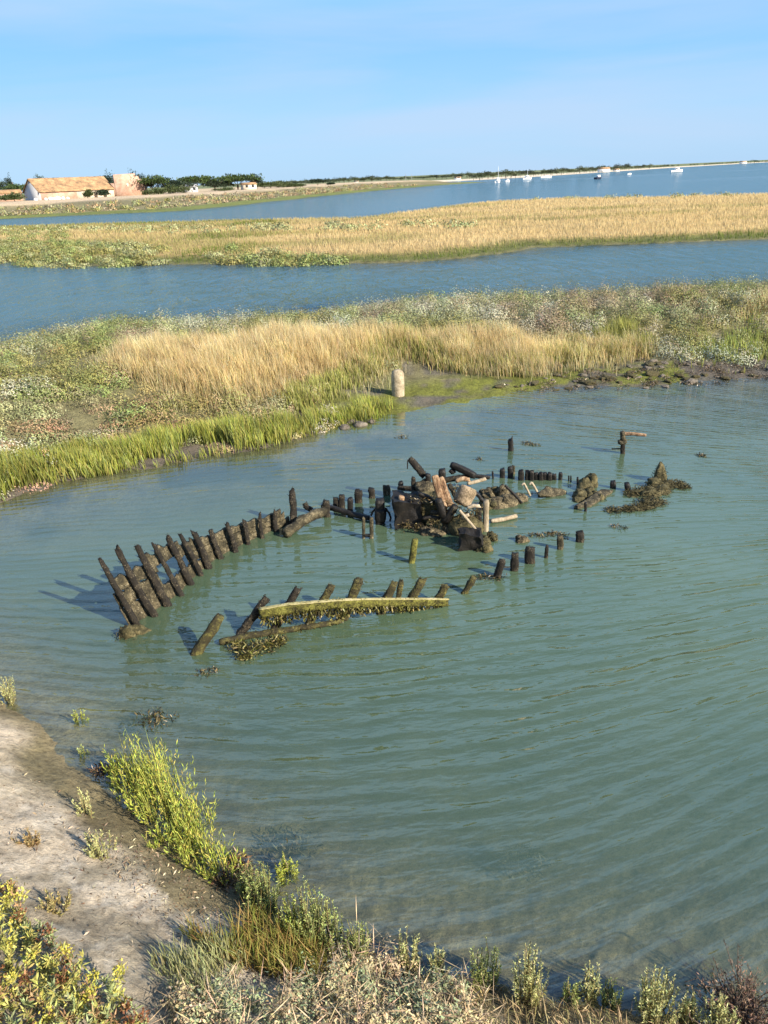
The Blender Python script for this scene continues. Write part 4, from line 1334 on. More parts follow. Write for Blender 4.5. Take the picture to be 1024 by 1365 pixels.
for (px_, py_, rx, n, dz, lb) in ((205, 958, .27, 700, -.02, 'dark weed patch just breaking the surface near the left bank'), (700, 1132, .22, 500, -.12, 'dark sunken weed patch alone in the green water'),
                              (385, 1122, .3, 420, -.06, 'sunken weed along the shallow edge below the tall green clump'), (535, 583, .14, 70, 0, 'thin weed floating off the stone post')):
    q = at(px_, py_)
    mb = MB()
    add_weed(mb, q + [0, 0, dz - .02], (rx, rx * .75, .05), n, .06)
    tag(mb.build('seaweed_clump', M['weed'], tuple(q)), lb, 'seaweed')

# ------------------------------------------------------------------ on the mudflat
q = on(531, 527)
mb = MB()
hh_ = .64
prof = [(.155, -.2), (.155, 0), (.16, .2), (.158, .4), (.152, .54), (.13, .6), (.085, .635), (0.0, .645)]
S = 28
V, Qf = [], []
for r_, zz in prof:
    for j in range(S):
        a = 2 * math.pi * j / S
        k = 1 + .05 * mnoise.noise(Vector((math.cos(a) * 2, math.sin(a) * 2, zz * 5)))
        V.append(q + [r_ * k * math.cos(a), r_ * k * math.sin(a), zz])
for i in range(len(prof) - 1):
    for j in range(S):
        Qf.append((i * S + j, i * S + (j + 1) % S, (i + 1) * S + (j + 1) % S, (i + 1) * S + j))
mb.add(V, Qf)
tag(mb.build('stone_post', M['concrete'], tuple(q), smooth=True), 'round-topped pale stone post standing on the green mudflat', 'stone post')
mb = MB()
pth = [on(*p) + [0, 0, .06] for p in ((612, 491), (650, 490), (690, 493), (720, 490), (742, 485), (748, 492))]
add_sweep(mb, pth, .12, .12, 5, .25, .7, rings=50)
tag(mb.build('driftwood_log', M['rust'], tuple(pth[0])), 'reddish driftwood log stranded at the edge of the golden grass', 'driftwood')
mb = MB()
for (X, Y, r) in ((460, 571, .12), (480, 567, .15), (495, 563, .1), (470, 563, .1)):
    p_ = on(X, Y)
    add_blob(mb, p_, (r, r, r * .6), X, .5, 2)
    add_weed(mb, p_, (r, r, r * .7), 120, .06, cols=[(.12, .07, .03), (.2, .12, .06), (.05, .04, .02)])
tag(mb.build('seaweed_clump', M['mudrock'], tuple(on(480, 567))), 'brown tangle of weed at the tip of the bright cordgrass', 'seaweed')

variants = []
for i in range(5):
    mb_ = MB()
    add_blob(mb_, (0, 0, 0), (1, .8, .55), i + 300, .5, 3)
    V = np.concatenate(mb_.V)
    variants.append(new_mesh('stone', V, [np.concatenate(mb_.T)], M['mudrock'] if i % 2 else M['mossrock']))
RUB = pts([(640, 515), (720, 497), (790, 492), (860, 478), (940, 484), (1060, 478), (1060, 500), (860, 512), (740, 517)], .1)
for i, (x_, y_) in enumerate(scatter(RUB, 90)):
    r = rng.uniform(.04, .13) * (1.5 if rng.random() < .2 else 1)
    o = link('stone', variants[i % 5], (x_, y_, gz(x_, y_) + r * .1))
    o.scale = (r, r * rng.uniform(.6, 1), r * rng.uniform(.5, .9))
    o.rotation_euler = (0, 0, rng.uniform(0, 6.28))
    tag(o, 'muddy stone among the rubble on the mudflat right of the stone post', 'stone', 'rubble stones on the mudflat')
mb = MB()
for (x_, y_) in scatter(RUB, 90):
    add_weed(mb, (x_, y_, gz(x_, y_)), (.22, .18, .05), 50, .07, cols=[(.05, .04, .025), (.12, .09, .05), (.25, .2, .14), (.09, .06, .03)])
tag(mb.build('wrack', M['weed'], (0, 0, 0)), 'dark seaweed wrack strewn over the mudflat on the right', 'seaweed', kind='stuff')

# ------------------------------------------------------------------ foreground plants on the bank
def spiky_plant(px_, py_, hpx_, wpx_, nst, leafc, stemc, label, cat='plant', group=None, leaf=.03, spread=.5, name='seablite', ppx=42, lw=.26, loc=None, upb=1.3):
    q = on(px_, py_) if loc is None else np.array(loc)
    s_ = mpp(q)
    nst = int(nst * 1.5)
    wpx_ *= 1.12
    H_, W_ = (up_at(q, px_, py_ - hpx_)[2] - q[2]) * 1.1, wpx_ * s_
    t = empty(name, tuple(q), label, cat, group)
    ms, ml = MB(), MB()
    a = rng.uniform(0, 6.28, nst)
    rr2 = np.sqrt(rng.random(nst))
    b0 = q + np.stack([np.cos(a) * rr2, np.sin(a) * rr2, 0 * a], 1) * W_ * .28
    b0[:, 2] -= .03
    tip = q + np.stack([np.cos(a) * rr2, np.sin(a) * rr2, 0 * a], 1) * W_ * spread
    hh2 = H_ * rng.uniform(.5, 1.0, nst) * (1 - .42 * rr2)
    tip[:, 2] = q[2] + hh2
    bend = rng.normal(0, .06, (nst, 3)) * hh2[:, None]
    sv = np.stack([np.cos(a + 1.5), np.sin(a + 1.5), 0 * a], 1) * .004
    mid = (b0 + tip) / 2 + bend
    V = np.stack([b0 - sv, b0 + sv, mid + sv, mid - sv, tip + sv * .4, tip - sv * .4], 1)
    i = np.arange(nst)[:, None] * 6
    ms.add(V.reshape(-1, 3), Q=np.concatenate([i + [[0, 1, 2, 3]], i + [[3, 2, 4, 5]]]), C=np.repeat(jit(stemc, nst, .2), 6, 0))
    u = rng.uniform(.14, 1, (nst, ppx))
    u = u[..., None]
    Pq = b0[:, None] * (1 - u) ** 2 + 2 * mid[:, None] * u * (1 - u) + tip[:, None] * u * u
    ax = unit(tip - b0)[:, None]
    D = rng.normal(0, 1, (nst, ppx, 3)) * .8 + ax * upb
    n = nst * ppx
    lc = np.asarray(leafc, float)
    if lc.ndim == 1: lc = np.stack([lc, lc])
    cc_ = lc[0] * (1 - u) + lc[1] * u
    cc_ = jit(np.broadcast_to(cc_, (nst, ppx, 3)).reshape(-1, 3), n, .22)
    ll = leaf * rng.uniform(.6, 1.3, n) * (1.15 - .5 * u.reshape(-1))
    add_leaves(ml, Pq.reshape(-1, 3), D.reshape(-1, 3), ll, ll * lw, cc_)
    ms.build('stem', M['dry'], tuple(q), t)
    ml.build('foliage', M['leaf'], tuple(q), t)
    return t

YG = ((.22, .22, .05), (.42, .48, .08))
GG = ((.18, .2, .07), (.36, .42, .14))
PG = ((.3, .27, .1), (.56, .58, .26))
for a in [(15, 937, 52, 24, 12, PG, 'pale spike plant in the water at the left edge of the photo'),
          (108, 962, 20, 20, 6, YG, 'tiny green plant in the water beside the dark weed patch'),
          (112, 1006, 20, 14, 4, GG, 'tiny sprig in the water below the other tiny plant'),
          (116, 1085, 38, 26, 8, PG, 'pale wispy plant on the wet edge of the bare bank'),
          (135, 1140, 36, 44, 14, PG, 'pale tuft in the middle of the bare bank'),
          (384, 1166, 28, 30, 22, YG, 'small bright green tuft standing in the shallow water'),
          (352, 1212, 66, 52, 46, GG, 'dense green plant beside the small tuft in the shallows'),
          (332, 1196, 50, 26, 16, GG, 'narrow pale plant left of the dense green one'),
          (412, 1252, 80, 60, 46, GG, 'tall green plant in the centre of the shore clump'),
          (440, 1262, 70, 40, 26, GG, 'tall green plant on the right of the shore clump'),
          (392, 1250, 60, 40, 26, YG, 'yellowish plant on the left of the shore clump'),
          (475, 1284, 62, 40, 26, GG, 'feathery green plant where the shore clump meets the dry scrub'),
          (545, 1290, 60, 34, 16, PG, 'thin pale plant standing over the dry scrub by the water'),
          (585, 1300, 40, 30, 12, PG, 'thin pale plant right of the dry scrub top'),
          (645, 1314, 66, 40, 24, GG, 'bushy green plant first in the row along the waterline'),
          (704, 1334, 84, 44, 30, PG, 'tall pale green plant second in the row along the waterline'),
          (762, 1334, 30, 24, 10, GG, 'short plant between the two tall ones of the waterline row'),
          (785, 1330, 58, 24, 12, PG, 'slim pale spike plant in the middle of the waterline row'),
          (815, 1338, 36, 26, 10, GG, 'thin low plant right of the slim spike'),
          (872, 1356, 68, 60, 40, PG, 'wide pale bush at the lower right waterline'),
          (918, 1362, 44, 30, 16, PG, 'pale sprig between the wide bush and the dark twigs'),
          (958, 1375, 56, 50, 26, PG, 'pale bush in front of the dark twigs at lower right'),
          (38, 1124, 20, 32, 12, ((.2, .13, .06), (.4, .3, .14)), 'small brown tuft near the left edge of the bare bank'),
          (74, 1212, 24, 44, 14, ((.2, .15, .06), (.4, .34, .14)), 'small straw tuft above the yellow flower heads')]:
    spiky_plant(*a[:6], (.2, .17, .08), a[6], group='spiky plants along the bank', ppx=44)

# the big bright clump in the shallows and its tail
mb = MB()
CL = pts([(152, 1030), (185, 1012), (235, 1020), (262, 1060), (270, 1100), (305, 1150), (290, 1166), (245, 1132), (205, 1100), (165, 1062)], .05)
TUFTS = [(172, 1040, 66), (196, 1048, 84), (222, 1062, 92), (212, 1088, 84), (240, 1088, 76), (238, 1118, 66), (262, 1128, 60), (256, 1146, 44), (284, 1158, 50), (300, 1166, 34), (180, 1066, 60), (262, 1094, 40), (160, 1030, 36), (205, 1026, 40), (228, 1134, 36)]
for (X, Y, hp_) in TUFTS:
    b = at(X, Y)
    b[2] = max(gz(b[0], b[1]), -.1)
    H_ = (up_at(b, X, Y - hp_)[2] - b[2]) * 1.0
    nst = int(14 + hp_ * .24)
    a_ = rng.uniform(0, 6.28, nst)
    rr2 = np.sqrt(rng.random(nst))
    P = b + np.stack([np.cos(a_) * rr2, np.sin(a_) * rr2, 0 * a_], 1) * .13
    hv = H_ * rng.uniform(.3, 1.15, nst) * (1 - .35 * rr2)
    ln_ = np.stack([np.cos(a_) * rr2 * .3, np.sin(a_) * rr2 * .3, np.ones(nst)], 1) + rng.normal(0, .07, (nst, 3))
    for i in range(nst):
        k = 15
        u = rng.uniform(.05, 1, (k, 1))
        w_ = rng.random((k, 1))
        colr = np.where(w_ < .25, [[.48, .42, .1]], np.where(w_ < .75, [[.36, .42, .07]], [[.2, .26, .06]]))
        add_leaves(mb, P[i] + ln_[i] * u * hv[i] * .95 + rng.normal(0, .006, (k, 3)), rng.normal(0, .5, (k, 3)) + ln_[i] * 1.2, .05, .0085, jit(colr, k, .18))
    add_blades(mb, P, hv, rng.uniform(.006, .01, nst), jit((.22, .18, .06), nst, .2), jit((.4, .44, .08), nst, .2), .15)
P = at(215, 1090)[None]
tag(mb.build('glasswort_clump', M['leaf'], tuple(P[0])), 'big bright yellow green clump along the foot of the bank', 'marsh plant')
mb = MB()
for (X, Y, r) in ((150, 1022, .14), (170, 1016, .16), (135, 1030, .1), (190, 1020, .1), (315, 1150, .1), (325, 1165, .1), (300, 1178, .12)):
    add_weed(mb, on(X, Y), (r, r, .06), 260, .06, cols=[(.09, .05, .025), (.2, .12, .06), (.05, .035, .02), (.28, .2, .12)])
tag(mb.build('wrack', M['weed']), 'brown wrack caught round the foot of the shore plants', 'seaweed', kind='stuff')

# brown-green grass, dry scrub and silvery leaves at the bottom, samphire in the corner: masses
mb = MB()
BG = [on(*p)[:2] for p in ((300, 1262), (345, 1222), (400, 1252), (455, 1290), (420, 1318), (340, 1300), (265, 1268), (240, 1240))]
q = scatter([tuple(p) for p in BG], 1900)
hh_, _ = land(q[:, 0], q[:, 1])
n = len(q)
add_blades(mb, np.stack([q[:, 0], q[:, 1], hh_ - .01], 1), rng.uniform(.08, .24, n), rng.uniform(.005, .009, n), jit((.16, .12, .04), n, .25), jit(np.where(rng.random((n, 1)) < .4, [[.4, .26, .09]], [[.26, .29, .06]]), n, .25), .8)
tag(mb.build('bank_grass', M['grass']), 'brownish green grass on the low part of the bank', 'grass', kind='stuff')

mb = MB()
SC = [tuple(on(*p)[:2]) for p in ((330, 1345), (420, 1312), (480, 1288), (560, 1290), (620, 1330), (650, 1380), (560, 1420), (400, 1420), (250, 1400), (225, 1330), (290, 1318))]
for i, (x_, y_) in enumerate(scatter(SC, 150)):
    b = np.array([x_, y_, gz(x_, y_)])
    kind = rng.random()
    n = 190
    col = (.52, .42, .24) if kind < .5 else ((.33, .37, .2) if kind < .78 else (.42, .33, .2))
    rx = rng.uniform(.07, .15)
    add_mound(mb, b, rx, rng.uniform(.07, .2), int(n * 1.7), .024, jit(col, int(n * 1.7), .2, .06), .5, .5)
    m_ = 14
    D = rng.normal(0, 1, (m_, 3)) + [0, 0, .5]
    add_leaves(mb, b + rng.normal(0, rx * .6, (m_, 3)) + [0, 0, .05], D, rng.uniform(.08, .22, m_), .006, jit((.4, .31, .2), m_, .3))
tag(mb.build('dry_scrub', M['dry']), 'pale dried scrub and straw filling the bottom of the photo', 'scrub', kind='stuff')
mb = MB()
for (X, Y, w_) in ((250, 1300, .16), (275, 1285, .15), (230, 1290, .13), (300, 1290, .14), (260, 1318, .14)):
    b = on(X, Y)
    n = 160
    a = rng.uniform(0, 6.28, n)
    P = b + np.stack([np.cos(a), np.sin(a), 0 * a], 1) * (w_ * np.sqrt(rng.random((n, 1))))
    add_blades(mb, P, rng.uniform(.06, .17, n), rng.uniform(.005, .009, n), jit((.24, .21, .1), n, .2), jit((.38, .42, .2), n, .2), .5)
tag(mb.build('bank_grass', M['grass']), 'pale grey green tufts beside the dried scrub', 'grass', kind='stuff')

mb = MB()
q = scatter([tuple(on(*p)[:2]) for p in ((560, 1335), (650, 1312), (740, 1338), (860, 1352), (960, 1362), (1060, 1368), (1060, 1440), (600, 1440))], 2600)
hh_, _ = land(q[:, 0], q[:, 1])
k = (hh_ > -.04) & (fbm(q[:, 0] * 4, q[:, 1] * 4, 141) > .42)
q, hh_ = q[k], hh_[k]
n = len(q)
Pq = np.stack([q[:, 0], q[:, 1], hh_ - .005], 1)
add_blades(mb, Pq, rng.uniform(.02, .13, n), rng.uniform(.003, .007, n), jit((.26, .19, .1), n, .3), jit(np.where(rng.random((n, 1)) < .65, [[.5, .4, .22]], [[.3, .33, .12]]), n, .25), 1.1)
add_leaves(mb, Pq[::2] + [0, 0, .01], rng.normal(0, 1, (len(Pq[::2]), 3)) * [1, 1, .2], rng.uniform(.02, .09, len(Pq[::2])), .006, jit(np.where(rng.random((len(Pq[::2]), 1)) < .6, [[.13, .09, .05]], [[.4, .31, .18]]), len(Pq[::2]), .3))
tag(mb.build('bank_straw', M['dry']), 'short straw and brown litter at the foot of the waterline plants', 'grass', kind='stuff')

# golden samphire: fleshy leaves, yellow and dried brown heads
mb, mh = MB(), MB()
SA = [tuple(on(*p)[:2]) for p in ((-60, 1185), (15, 1188), (50, 1212), (62, 1250), (92, 1292), (150, 1318), (185, 1355), (215, 1400), (-60, 1460))]
for (x_, y_) in scatter(SA, 230):
    b = np.array([x_, y_, gz(x_, y_)])
    n = int(rng.integers(26, 44))
    hgt = rng.uniform(.07, .22)
    lean_ = rng.normal(0, .2, 3) * hgt
    u = rng.random((n, 1)) ** .8
    col = (.42, .4, .12) if rng.random() < .5 else ((.27, .31, .14) if rng.random() < .5 else (.34, .22, .11))
    add_leaves(mb, b + (np.array([0, 0, hgt]) + lean_) * u, rng.normal(0, .8, (n, 3)) + [0, 0, .8], rng.uniform(.03, .06, n), rng.uniform(.008, .014, n), jit(col, n, .28))
    if rng.random() < .2:
        m_ = 60
        top = b + [0, 0, hgt] + lean_
        yel = rng.random() < .58
        add_leaves(mh, top + rng.normal(0, .02, (m_, 3)) * [1, 1, .6], rng.normal(0, .8, (m_, 3)) + [0, 0, .6], .018, .013, jit((.46, .42, .08) if yel else (.17, .075, .035), m_, .25))
root = empty('samphire', tuple(on(60, 1300)), 'mass of fleshy green samphire with yellow and dried brown heads in the bottom left corner', 'plant bed')
root['kind'] = 'stuff'
mb.build('foliage', M['leaf'], tuple(on(60, 1300)), root)
mh.build('flower_head', M['leaf'], tuple(on(60, 1300)), root)
# litter on the bare bank
mb = MB()
q = np.concatenate([scatter([tuple(on(*p)[:2]) for p in ((120, 1100), (200, 1130), (300, 1200), (320, 1250), (250, 1270), (180, 1190), (100, 1130))], 900),
                    scatter([tuple(on(*p)[:2]) for p in ((0, 1010), (150, 1090), (330, 1230), (300, 1310), (150, 1290), (0, 1160))], 500)])
hh_, _ = land(q[:, 0], q[:, 1])
n = len(q)
add_leaves(mb, np.stack([q[:, 0], q[:, 1], hh_ + .004], 1), rng.normal(0, 1, (n, 3)) * [1, 1, .25] + [0, 0, .1], rng.uniform(.01, .05, n), rng.uniform(.004, .012, n), jit(np.where(rng.random((n, 1)) < .6, [[.12, .08, .045]], [[.45, .36, .24]]), n, .3))
tag(mb.build('plant_litter', M['dry']), 'dry plant litter and crumbs strewn on the bare bank', 'litter', kind='stuff')

# dark twiggy bush, lower right
q = at(990, 1352)
root = empty('dead_shrub', tuple(q), 'dark brown twiggy bush half in the water at the lower right corner', 'shrub')
mb, ml = MB(), MB()
for i in range(150):
    a = rng.uniform(0, 6.28)
    d = unit(np.array([[math.cos(a), math.sin(a), rng.uniform(.15, 1.1)]]))[0]
    L_ = rng.uniform(.12, .33)
    p0 = q + [rng.normal(0, .08), rng.normal(0, .08), -.03]
    p1 = p0 + d * L_ * .5 + rng.normal(0, .02, 3)
    p2 = p0 + d * L_ + rng.normal(0, .03, 3) + [0, 0, .03]
    add_sweep(mb, [p0, p1, p2], .008, .008, i, .1, .5, sides=5, rings=5, sq=2)
    n = 12
    u = rng.uniform(.3, 1, (n, 1))
    add_leaves(ml, p0 + (p2 - p0) * u + rng.normal(0, .01, (n, 3)), rng.normal(0, .7, (n, 3)) + d, rng.uniform(.02, .04, n), .008, jit((.2, .13, .09), n, .35))
mb.build('twig', M['bark'], tuple(q), root)
ml.build('foliage', M['dry'], tuple(q), root)

# ------------------------------------------------------------------ far things
def box(mb, c0, c1):
    x0, y0, z0 = c0; x1, y1, z1 = c1
    V = [(x0, y0, z0), (x1, y0, z0), (x1, y1, z0), (x0, y1, z0), (x0, y0, z1), (x1, y0, z1), (x1, y1, z1), (x0, y1, z1)]
    mb.add(V, [(3, 2, 1, 0), (4, 5, 6, 7), (0, 1, 5, 4), (1, 2, 6, 5), (2, 3, 7, 6), (3, 0, 4, 7)])

def prism(mb, prof, y0, y1):
    """profile in x, z pushed from y0 to y1"""
    n = len(prof)
    V = [(x, y0, z_) for x, z_ in prof] + [(x, y1, z_) for x, z_ in prof]
    cx, cz = np.mean([p[0] for p in prof]), np.mean([p[1] for p in prof])
    V += [(cx, y0, cz), (cx, y1, cz)]
    Q = [(i, (i + 1) % n, n + (i + 1) % n, n + i) for i in range(n)]
    T = [(2 * n, (i + 1) % n, i) for i in range(n)] + [(2 * n + 1, n + i, n + (i + 1) % n) for i in range(n)]
    mb.add(V, Q, T)

def part(name, mb, mat, parent):
    me = new_mesh(name, np.concatenate(mb.V), ([np.concatenate(mb.Q)] if mb.Q else []) + ([np.concatenate(mb.T)] if mb.T else []), M[mat])
    return link(name, me, (0, 0, 0), parent)

D0 = 300.0
q = far_at(54, 264, D0)
bz = gz(q[0], q[1]) - .1
barn = empty('stone_barn', (q[0], q[1], bz), 'long low salt barn with a mottled orange tiled roof beyond the marsh at left', 'barn')
barn.rotation_euler = (0, 0, R(45))
LF, WG, EV, RG = 27.5, 12.5, 3.0, 7.0
mb = MB(); box(mb, (0, 0, -1), (LF * .48, WG, EV)); part('wall', mb, 'brick', barn)['label'] = 'pinkish brown front wall'
mb = MB(); box(mb, (LF * .48, .02, -1), (LF, WG - .02, EV)); part('wall', mb, 'cream', barn)['label'] = 'cream rendered front wall'
mb = MB()
mb.add([(-.03, -.01, -1), (-.03, WG + .01, -1), (-.03, WG + .01, EV), (-.03, WG / 2, RG - .25), (-.03, -.01, EV), (.25, -.01, -1), (.25, WG + .01, -1), (.25, WG + .01, EV), (.25, WG / 2, RG - .25), (.25, -.01, EV)],
       [(1, 0, 4, 2), (6, 7, 9, 5), (0, 5, 9, 4), (1, 2, 7, 6), (4, 9, 8, 3), (2, 3, 8, 7)], [(2, 4, 3), (7, 8, 9)])
part('gable', mb, 'greywall_shade', barn)  # the gable's shaded side is painted in with this grey
mb = MB()
N = 40
for sgn in (0, 1):
    V, Qf = [], []
    for k in range(2):
        for a in range(N + 1):
            for b in range(9):
                v = b / 8
                yy = (-.5 + v * (WG / 2 + .5)) if sgn == 0 else (WG + .5 - v * (WG / 2 + .5))
                zz = EV - .25 + v * (RG - EV + .25) + .12 * mnoise.noise(Vector((a * .5, b * .6, sgn))) - k * .25
                V.append((-.5 + a / N * (LF + .5), yy, zz))
    ix = lambda k, a, b: k * (N + 1) * 9 + a * 9 + b
    for a in range(N):
        for b in range(8):
            Qf.append((ix(0, a, b), ix(0, a + 1, b), ix(0, a + 1, b + 1), ix(0, a, b + 1)) if sgn == 0 else (ix(0, a, b), ix(0, a, b + 1), ix(0, a + 1, b + 1), ix(0, a + 1, b)))
        Qf.append((ix(0, a, 0), ix(1, a, 0), ix(1, a + 1, 0), ix(0, a + 1, 0)))
    for b in range(8):
        Qf.append((ix(0, 0, b), ix(0, 0, b + 1), ix(1, 0, b + 1), ix(1, 0, b)))
    mb.add(V, Qf)
part('roof', mb, 'tile', barn)
for xx in (19.5, 23):
    mb = MB(); box(mb, (xx, -.06, 0), (xx + 1.2, .01, 2.1)); part('door', mb, 'bark', barn)
mb = MB(); box(mb, (16.2, -.05, 1.1), (17.2, .01, 2.0)); part('window', mb, 'glass', barn)
ann = MB()
prism(ann, [(LF + .01, -1), (LF + 12.6, -1), (LF + 12.6, 4.6), (LF + 11.6, 4.6), (LF + 11.6, 5.6), (LF + 10, 5.6), (LF + 10, 6.6), (LF + 8.6, 6.6), (LF + 8.6, 7.5), (LF + .01, 7.3)], -1.2, -.7)
annex = part('annex', ann, 'brick', barn)
annex['label'] = 'pink stone annex with a stepped top'
mb = MB(); box(mb, (LF + .05, -.69, -1), (LF + 12, WG * .8, 4.5)); part('annex_wall', mb, 'brick', annex)
mb = MB(); box(mb, (LF + 4.5, -1.26, 3.0), (LF + 5.3, -1.19, 4.2)); part('window', mb, 'cream', annex)

def leafy_crown(mb, c0, rx, rz, n, leaf, col, rough=.22, flat=0.0):
    d = dome_dirs(n, -.35)
    lump = 1 + rough * np.sin(d[:, 0] * 5 + c0[0]) * np.sin(d[:, 1] * 5 + c0[1]) + rough * np.sin(d[:, 2] * 8 + c0[0] * 2)
    rad = rng.random(n) ** .3 * lump
    P = np.asarray(c0) + d * rad[:, None] * np.array([rx, rx, rz])
    add_leaves(mb, P - unit(d) * leaf * .4, d + rng.normal(0, .7, (n, 3)), leaf * rng.uniform(.6, 1.4, n), leaf * rng.uniform(.5, .8, n), jit(col, n, .3, .06))

TREEC = {'pine': (.045, .065, .025), 'dark': (.028, .045, .024), 'bush': (.065, .085, .03), 'umbrella': (.055, .085, .024)}
def tree(name, px_, ytop, ybase, wpx_, D_, kd, label, group=None, under=.0):
    p = far_at(px_, ybase, D_)
    s_ = mpp(p)
    g_ = gz(p[0], p[1])
    top = far_at(px_, ytop, D_)[2]
    H_, W_ = max(top - g_, 1.0) * 1.12, wpx_ * s_ * 1.15
    t = empty(name, (p[0], p[1], g_), label, 'tree' if name != 'bush' else 'bush', group)
    mb_ = MB()
    if kd == 'umbrella': cz, rz = g_ + H_ * .68, H_ * .34
    elif name == 'bush': cz, rz = g_ + H_ * .4, H_ * .62
    else: cz, rz = g_ + H_ * .56, H_ * .46
    leaf = max(.35, W_ * .05)
    for k in range(6):
        o_ = rng.normal(0, .2, 3) * [W_, W_, rz * .6] if k else np.zeros(3)
        leafy_crown(mb_, np.array([p[0], p[1], cz]) + o_, W_ * .36 * rng.uniform(.7, 1), rz * rng.uniform(.65, .95) if k else rz, 330, leaf, TREEC[kd])
    mb_.build('crown', M['leaf'], (p[0], p[1], g_), t)
    mb_ = MB()
    for k in range(3):
        a = rng.uniform(0, 6.28)
        add_sweep(mb_, [(p[0], p[1], g_ - .3), (p[0] + .1 * W_ * math.cos(a) * .4, p[1] + .1 * W_ * math.sin(a) * .4, g_ + H_ * .35), (p[0] + .3 * W_ * math.cos(a), p[1] + .3 * W_ * math.sin(a), g_ + H_ * .75)], H_ * .07, H_ * .07, k, .1, .4, sides=7, rings=6, sq=2)
    mb_.build('trunk', M['bark'], (p[0], p[1], g_), t)
    return t
gr_ = 'trees around the barn'
for a in [('pine_tree', 22, 247, 260, 30, 330, 'umbrella', 'low round green tree at the far left edge'), ('pine_tree', 17, 238, 258, 9, 345, 'dark', 'thin dark pointed tree behind the low round one at far left'),
          ('pine_tree', 2, 242, 258, 20, 350, 'pine', 'tree cut by the left edge of the photo'), ('pine_tree', 57, 237, 256, 18, 335, 'pine', 'tree top showing over the left end of the barn roof'),
          ('pine_tree', 150, 234, 256, 28, 345, 'dark', 'dark tree top showing over the pink annex'), ('pine_tree', 182, 232, 262, 32, 318, 'dark', 'tall dark tree at the right end of the annex'),
          ('pine_tree', 206, 237, 262, 38, 316, 'umbrella', 'round green pine right of the tall dark tree'), ('pine_tree', 263, 236, 262, 42, 340, 'umbrella', 'round pine between the two low houses'),
          ('pine_tree', 288, 240, 262, 30, 345, 'dark', 'dark tree right of the round pine between the houses'), ('pine_tree', 246, 240, 260, 22, 350, 'dark', 'dark tree behind the grey house'),
          ('pine_tree', 318, 235, 257, 44, 350, 'umbrella', 'broad flat umbrella pine behind the white house'), ('pine_tree', 343, 236, 257, 22, 352, 'dark', 'dark tree at the right of the umbrella pine'),
          ('pine_tree', 228, 240, 262, 34, 322, 'dark', 'dark low crowned tree between the round green pine and the grey house'), ('pine_tree', 300, 241, 258, 30, 352, 'pine', 'mid green tree left of the umbrella pine'), ('pine_tree', 372, 243, 255, 34, 372, 'pine', 'mid green tree right of the white house'), ('pine_tree', 192, 240, 262, 34, 325, 'pine', 'mid green tree between the tall dark one and the round pine'), ('pine_tree', 424, 239, 250, 24, 420, 'dark', 'lone dark round tree on the dyke far from the houses')]:
    tree(*a, group=gr_)
for a in [('bush', 118, 254, 266, 14, 299, 'bush', 'bush against the cream wall of the barn'), ('bush', 141, 253, 265, 17, 301, 'dark', 'dark bush at the joint of barn and annex'),
          ('bush', 232, 248, 262, 32, 315, 'bush', 'bush left of the grey house'), ('bush', 212, 252, 263, 34, 312, 'bush', 'low scrub bush under the round green pine'), ('bush', 362, 243, 256, 30, 352, 'bush', 'green bush right of the white house'),
          ('bush', 385, 245, 255, 30, 365, 'bush', 'low green bush farther right of the white house'), ('bush', 395, 246, 254, 16, 372, 'dark', 'small dark bush at the end of the row'), ('bush', 441, 248, 253, 8, 400, 'dark', 'tiny dark bush below the lone round tree'), ('bush', 300, 254, 262, 22, 330, 'bush', 'low bush left of the white house'),
          ('bush', 20, 258, 266, 34, 300, 'bush', 'low bush before the low house at the far left')]:
    tree(*a, group='bushes around the barn')

def house(name, px_, D_, w_, d_, ev, rg, label, wallm='white', roofm='tile', yaw=30, yb=258):
    p = far_at(px_, yb, D_)
    g_ = gz(p[0], p[1])
    t = empty(name, (p[0], p[1], g_), label, 'house')
    t.rotation_euler = (0, 0, R(yaw))
    mb_ = MB(); box(mb_, (-w_ / 2, -d_ / 2, -1), (w_ / 2, d_ / 2, ev)); part('wall', mb_, wallm, t)
    mb_ = MB()
    e = .3
    mb_.add([(-w_ / 2 - e, -d_ / 2 - e, ev - .1), (w_ / 2 + e, -d_ / 2 - e, ev - .1), (w_ / 2 + e, d_ / 2 + e, ev - .1), (-w_ / 2 - e, d_ / 2 + e, ev - .1), (-w_ / 2 - e, 0, rg), (w_ / 2 + e, 0, rg)],
            [(0, 1, 5, 4), (2, 3, 4, 5), (3, 2, 1, 0)], [(0, 4, 3), (1, 2, 5)])
    part('roof', mb_, roofm, t)
    for xx in (-w_ * .25, w_ * .22):
        mb_ = MB(); box(mb_, (xx - .5, -d_ / 2 - .05, .8), (xx + .5, -d_ / 2 + .02, 2.0)); part('window', mb_, 'glass', t)
    return t
house('cottage', 332, 338, 5.5, 4, 2.0, 2.7, 'small white cottage before the umbrella pine', 'cream', yaw=25, yb=252)
house('cottage', 254, 328, 5, 4, 2.0, 2.9, 'small grey roofed house between bush and round pine', 'greywall_shade', 'metal', yaw=30, yb=256)
house('cottage', 8, 320, 10, 5, 2.6, 3.8, 'low pinkish house at the far left edge', 'brick', 'tile', yaw=35, yb=262)
for i, (X, Y, r) in enumerate(((61, 265, .5), (67, 263, .7), (73, 264, .6), (77, 262, .8), (84, 263, .6), (90, 262, .5), (48, 267, .6))):
    p = far_at(X, Y, 293)
    g_ = gz(p[0], p[1])
    mb = MB()
    add_blob(mb, (p[0], p[1], g_ + r * .35), (r * 1.1, r * .8, r), i + 400, .3, 2)
    tag(mb.build('white_bag', M['white'], (p[0], p[1], g_)), 'white bag or heap in front of the barn wall', 'white bag', 'white heaps before the barn')

